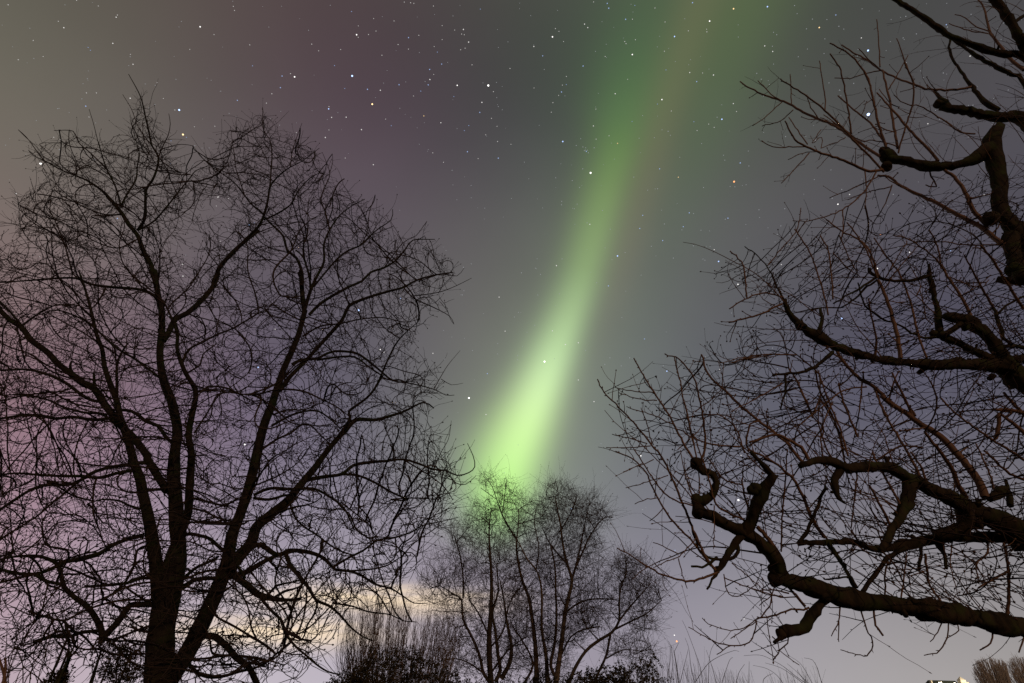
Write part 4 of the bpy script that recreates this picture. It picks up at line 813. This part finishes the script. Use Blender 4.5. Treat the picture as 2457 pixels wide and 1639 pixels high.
tc_ = (tx0 + tx1) / 2; m_ = MB(); o = .25; d_ = tx1 - tx0; m_.add([(tx0 - o, HY - .6 - o, tev), (tx1 + o, HY - .6 - o, tev), (tx1 + o, HY - .6 + d_ + o, tev), (tx0 - o, HY - .6 + d_ + o, tev), (tc_, HY - .6 + d_ / 2, ttop)], [(0, 1, 4), (1, 2, 4), (2, 3, 4), (3, 0, 4), (3, 2, 1, 0)]); rf = m_.build('roof', MAT['wall'], tur, smooth=False)
m_ = MB(); boxm(m_, hx0 - .1, hx0 + 1.0, HY - .2, HY + 1.2, -.1, hp(320, 850)[2]); m_.build('chimney', MAT['wall'], house, smooth=False)
m_ = MB(); cx_ = hp(1120, 890)[0]; boxm(m_, tx1, hp(1165, 890)[0], HY + 1, HY + 6, -.1, hp(1120, 885)[2]); m_.build('annex', MAT['wall'], house, smooth=False)
lampmat = emit('lit_lamp', (1.0, .86, .62), 14)
def lamp(p, e, label):
    r = empty('floodlight', (p[0], p[1], 0), label, 'lamp', 'floodlights in front of the house'); import bmesh
    b = MB(); b.tube([(p[0], p[1], -.1), (p[0], p[1], p[2] - .15)], [.06, .05], 8); b.build('post', MAT['metal'], r)
    g = MB(); knobs(g, p, .30, amp=0); g.build('bulb', lampmat, r)
    l = bpy.data.lights.new('lamp', 'POINT'); l.energy = e; l.color = (1, .88, .66); l.shadow_soft_size = .3; o = bpy.data.objects.new('lamp', l); col.objects.link(o); o.parent = r; o.location = (0, -.75, p[2])
q = hp(415, 900); lamp((q[0], HY - 3.2, q[2] ), 350, 'lit round floodlight by the chimney of the far house'); q = hp(465, 893); lamp((q[0], HY - 3.0, q[2]), 350, 'lit round floodlight just inward of its twin on the far house'); 
q = hp(1000, 930); lamp((tc_ - .4, HY - 5.5, q[2]), 5200, 'lit floodlight low in front of the pointed turret')
q = hp(745, 893); lamp((q[0], HY - 3.2, q[2] - .3), 300, 'small lit lamp midway along the far roof')

# ------------------------------------------------------------------ stars
STARS = {
'Q': "64,38,1 600,3,1 770,47,1 920,118,1 910,135,2 500,217,2 457,167,1 260,317,1 690,372,1b 708,394,1b 884,340,2 338,443,1 143,468,1 1022,426,1 1042,504,2 1568,210,3 1677,271,1 1487,387,1 1828,50,1 1837,82,1 1957,352,1 1978,516,1b 1232,648,1 677,728,1 755,728,1 1020,770,2 1280,772,1 672,832,2b 697,917,1 1404,862,4b 1370,862,1 1860,786,2b 2087,808,1 2197,687,2b 2210,596,2b 2308,603,3 2276,577,1 2130,735,1",
'A': "368,512,1 412,528,1 1252,493,4y 1275,512,1b 1170,536,1b 278,692,4 645,665,2b 1166,692,2b 110,897,2 448,1030,1 803,1067,2b 1493,922,3 1562,932,1 1480,982,1 1243,948,1 1250,1382,3 1252,1462,2 1312,775,1b 273,1328,1 540,1332,1 342,1193,1 375,806,1 1507,1223,1 1470,436,1 1330,440,1 1706,1112,2b 1740,1097,1b 1585,1557,1b",
'Z': "562,108,1b 1058,20,1 1118,26,1 1148,32,1 1332,57,1 1773,86,1b 770,175,1 962,197,1 626,244,1 610,327,3 625,350,1 722,325,1 792,292,1 1098,354,2b 1195,332,1 1000,419,1 1097,462,1 1414,241,1 1414,372,1 1339,438,1 1369,490,1b 1532,283,1 1614,277,2 1597,320,1 1622,327,1 1663,396,2 1588,468,1 1630,453,1 2276,437,2 188,415,1 253,478,1 460,466,1 848,520,1 402,617,1b 27,722,3 568,714,4b 498,832,1b 712,840,2b 833,849,2 1009,797,2b 1297,653,2b 1410,603,2b 1335,700,1 1299,748,2 1283,798,2b 1213,857,1b 1145,903,1 1556,803,3 1848,804,4 1695,610,1 2052,644,1 1896,862,1 1524,908,1b 1788,963,2 1768,1057,2b 757,980,4y 347,1024,3b 350,1003,1 375,1104,2 512,1102,2 883,1120,1 936,1181,1b 1242,1090,2y 1402,1154,2 1664,1181,1b 1622,1228,1b 656,1219,2 316,1293,2 44,1247,1 350,1222,1 1652,1427,2b 1942,1487,2b 1935,1331,1 2061,1357,1 1824,1268,1 1930,1188,1 1878,1113,1 767,1549,2 503,1486,1 1427,1526,1 1752,1491,1 1326,1437,1 2278,827,1",
'N': "573,22,1 724,38,2b 741,91,2b 1030,60,1b 1252,89,1 1668,30,2b 2122,97,3y 1857,234,3 928,214,2b 1003,213,1 473,267,2 509,306,2 118,408,3 150,317,1 190,348,1 240,460,1 1364,243,1 1622,342,1 1824,323,1 1827,353,1 1469,404,3b 918,460,1 932,483,1 1036,440,1 1357,567,1 1002,604,3 701,625,1 457,731,2b 272,846,1 271,936,1b 228,942,1 218,1018,2b 186,1056,1 123,1136,1 105,1242,1 1374,774,1b 1637,803,2 1780,808,1 1900,830,2 1714,903,2b 950,878,1 812,1037,2 1329,1102,3 1280,1152,1b 1433,1229,1 598,1208,1 571,1394,2 999,1345,1b 744,1503,1 601,1540,1 1683,1347,1b 1993,1320,3b 1847,1374,1 1908,1410,1 1718,1445,1 2120,1147,2 2155,1234,1 1940,1298,1 1077,1530,1 1245,1523,1 1398,1453,1 1330,1437,1 10,618,2b 27,769,1",
'O': "232,183,3b 838,203,2y 455,243,1b 481,278,1b 493,292,2b 505,278,1b 470,284,1b 486,252,1 515,307,1 580,252,1 381,227,1 540,530,4 453,485,1 154,584,1 336,615,1b 418,691,1 1018,576,1b 1304,485,2b 1511,578,2y 1527,357,1 1282,706,1 1172,721,1 1790,691,1 2128,627,4o 2137,684,1 2084,680,1 2196,420,2b 1769,206,1 2011,335,1 2025,389,1 2292,454,1 2285,288,1 391,876,1 360,927,1 221,846,1 218,883,1 672,945,1 1117,1000,2b 1632,972,2b 1678,980,1 1566,1125,2b 1551,1160,1b 1761,1164,1 2060,1031,2b 2030,1043,1 501,1083,1 532,1099,2 757,1153,1 1084,1145,2b 1356,1095,1 1338,1279,2b 1212,1342,1 1677,1337,1 1908,1379,2 838,1449,3b 922,1411,1 700,1360,1 1956,1510,3b 1805,1496,1 1456,1473,1 224,1482,1 162,1556,2",
'P': "1315,173,2 1377,98,1 928,252,1 1138,269,1b 681,521,2 291,450,1 275,497,1 285,191,1 372,153,1 895,691,1 850,741,1 1109,498,1 1348,484,1 1578,553,1 1760,361,1 1890,397,2b 2252,278,1 747,898,2 1270,894,2 1075,833,1 1414,1046,2 1558,1027,2 1638,1110,1 885,1168,1 884,1214,1 663,1150,1 550,1368,2b 1183,1235,4 1557,1438,2 2290,984,2b 1850,1267,1 1907,1193,1 2125,1195,1 2032,1282,1 385,1111,1 78,1206,1 2207,1440,1",
'H': "27,53,2y 239,42,3b 409,35,1 425,86,1 564,173,3y 521,120,1b 668,94,2b 612,123,1 484,181,1 687,165,1 718,183,1b 828,238,2 277,203,1b 297,218,1b 599,244,1 222,288,2 270,290,1 272,323,2 808,310,1 870,317,4b 594,336,1b 277,402,1 172,460,1 200,497,1 872,718,5b 863,740,1 1107,103,1 1361,155,2b 1367,170,1b 1516,90,1b 1090,238,1 1173,213,1b 1510,352,2 1342,458,1 1749,565,1 1124,720,1 1245,776,2 1191,759,1 26,650,1 68,1022,2b 353,857,1 533,1126,1b 637,1066,1 754,1220,2 681,1281,3 645,1243,1 348,1309,1 705,1188,1 899,1136,1b 1028,1219,1 947,1474,3o 604,1408,1 323,1417,1 300,1470,1 1595,1223,3 1528,660,1 1577,680,1 690,565,1 780,523,1 625,520,1 186,1316,1 540,880,1 820,888,1",
'I': "928,508,3 1058,377,1 1132,406,3 1388,397,2b 704,822,4b 776,853,1 54,607,3 141,592,1 326,483,2 360,517,1 240,1015,2b 270,1007,1 170,988,1 302,1137,1b 520,1300,1 352,1320,1 1237,1182,1 1265,1195,1 1149,1225,1 994,997,1 843,993,1 1600,1163,1",
'D': "885,270,4b 895,295,1 1172,188,2b 315,400,2 198,660,3b 105,1188,4 1033,538,3 1060,557,2 1394,564,2 1473,604,1 1640,870,4 1757,983,2 1421,873,1 1410,1368,2 1468,1268,1 1560,1297,1o 1158,1054,1 925,1240,1 16,131,2b",
'F': "610,772,3 1130,710,2 1413,897,1 1348,652,1 305,1287,1 1222,265,1 1558,115,2 1557,188,2 1656,293,1 1705,42,1 390,1430,1", 'E': "1302,868,4",
'J': "523,106,3b 66,297,2 134,64,1 237,73,1 166,22,1 290,22,1 500,72,1 855,96,2 250,288,1 110,561,1 120,735,1 360,637,3 282,654,1 518,503,1 598,591,1b 563,563,1 788,680,1 988,635,2 1247,662,1 972,915,4 703,850,1 574,1230,2b 500,732,1 370,974,1 478,1094,1 1434,254,1 1267,273,1 866,1110,1",
'G': "1204,373,3b 1452,326,2 1002,853,1 1690,380,1 1415,117,1 1056,93,1 670,1220,1 1908,1240,3 1924,1282,4o 1946,1267,1", 'M': "1384,500,2", 'K': "878,437,1 1060,182,1 1310,290,1 686,1043,1"}
UNIQ = {('H', 872, 718): 'dazzling violet white star between two red shoots, the brightest of all', ('H', 870, 317): 'bright bluish star above the brightest one near the uppermost pruned shoots', ('O', 540, 530): 'bright white star just under the small star cluster beside the green band',
 ('O', 2128, 627): 'bright orange tinted star below the longest free pruned shoots', ('P', 1183, 1235): 'bright white star shining inside the green band', ('G', 1924, 1282): 'orange star low in the sky above the tall grass', ('A', 1252, 493): 'golden star just above the twisted tree top, below a blue one',
 ('Z', 757, 980): 'golden star highest and farthest out over the gap between both big trees', ('Q', 1404, 862): 'blue white star over the twisted tree, directly above a golden one', ('A', 278, 692): 'bright white star by the tip of the outermost upper bough', ('Z', 568, 714): 'bright blue star upper middle of the maroon part of the sky',
 ('Z', 1848, 804): 'bright white star in the grey sky between maroon glow and green band', ('D', 885, 270): 'blue white star shining through the twigs of the twisted tree where a limb forks', ('D', 105, 1188): 'white star low between two stems of the twisted tree', ('D', 1640, 870): 'steady white star alone between the twisted tree and the green band',
 ('E', 1302, 868): 'white star peeping past the fork of the mossy trunk', ('I', 704, 822): 'blue star framed by the dense spurs above the pruned middle limb', ('J', 972, 915): 'white star framed by the hooked pollard knuckles'}
import bmesh as _bm
def star_mesh(name, m, sub=2):
    b = _bm.new(); _bm.ops.create_icosphere(b, subdivisions=sub, radius=1); me = bpy.data.meshes.new(name); b.to_mesh(me); b.free(); me.materials.append(m); return me
SC = {'': (1, .97, .94), 'b': (.44, .60, 1), 'y': (1, .70, .34), 'o': (1, .36, .14)}
SM = {}; DIST = 6000.0
PXR = {1: .92, 2: 1.2, 3: 1.5, 4: 1.95, 5: 2.9}; STR = {1: .58, 2: .8, 3: 1.4, 4: 2.2, 5: 3.5}
CN = {'': 'white', 'b': 'blue', 'y': 'golden', 'o': 'orange'}
SZ = {1: 'faint', 2: 'small', 3: 'bright', 4: 'brilliant', 5: 'dazzling'}
rows = []
for tl, s in STARS.items():
    for q in s.split():
        x, y, g = q.split(','); c = g[1:]; rows.append((int(g[0]), c, tl, int(x), int(y)))
rows.sort(key=lambda r: -r[0])
rest = {}
for k, (g, c, tl, x, y) in enumerate(rows):
    t = TILE[tl]; px, py = t[0] + x / t[2], t[1] + y / t[2]; d = udir(px, py); p = CAM + d * DIST; r = PXR[g] * random.uniform(.9, 1.1) / FPX * DIST / np.linalg.norm(ray(px, py))
    if k < 290:
        key = (g, c)
        if key not in SM: SM[key] = star_mesh('star', emit('starlight_' + CN[c], SC[c], STR[g]))
        o = bpy.data.objects.new('star', SM[key]); col.objects.link(o); o.location = tuple(p); o.scale = (r, r, r); u = UNIQ.get((tl, x, y))
        tag(o, u or f"{SZ[g]} {CN[c]} star among many in the night sky", 'star', 'stars in the night sky' if u else f"{SZ[g]} {CN[c]} stars in the night sky")
    else: rest.setdefault(0, []).append((p, r))
fm = MB(); ico = np.array([v.co[:] for v in SM[(1, '')].vertices]); icf = [tuple(f.vertices) for f in SM[(1, '')].polygons]
for p, r in rest.get(0, []): fm.add(p + ico * r, icf)
for q in range(900):
    x, y = rng.uniform(0, 2457), rng.uniform(0, 1450)
    if random.random() < (y / 1700) ** .8: continue
    d = udir(x, y); fm.add(CAM + d * DIST + ico * (random.uniform(.5, .85) / FPX * DIST / np.linalg.norm(ray(x, y))), icf)
tag(fm.build('faint_stars', emit('faint_starlight', (.9, .94, 1), .36)), kind='stuff')
for o in scene.objects:
    if o.type == 'MESH' and o.name.startswith(('star', 'faint')): o.visible_shadow = False
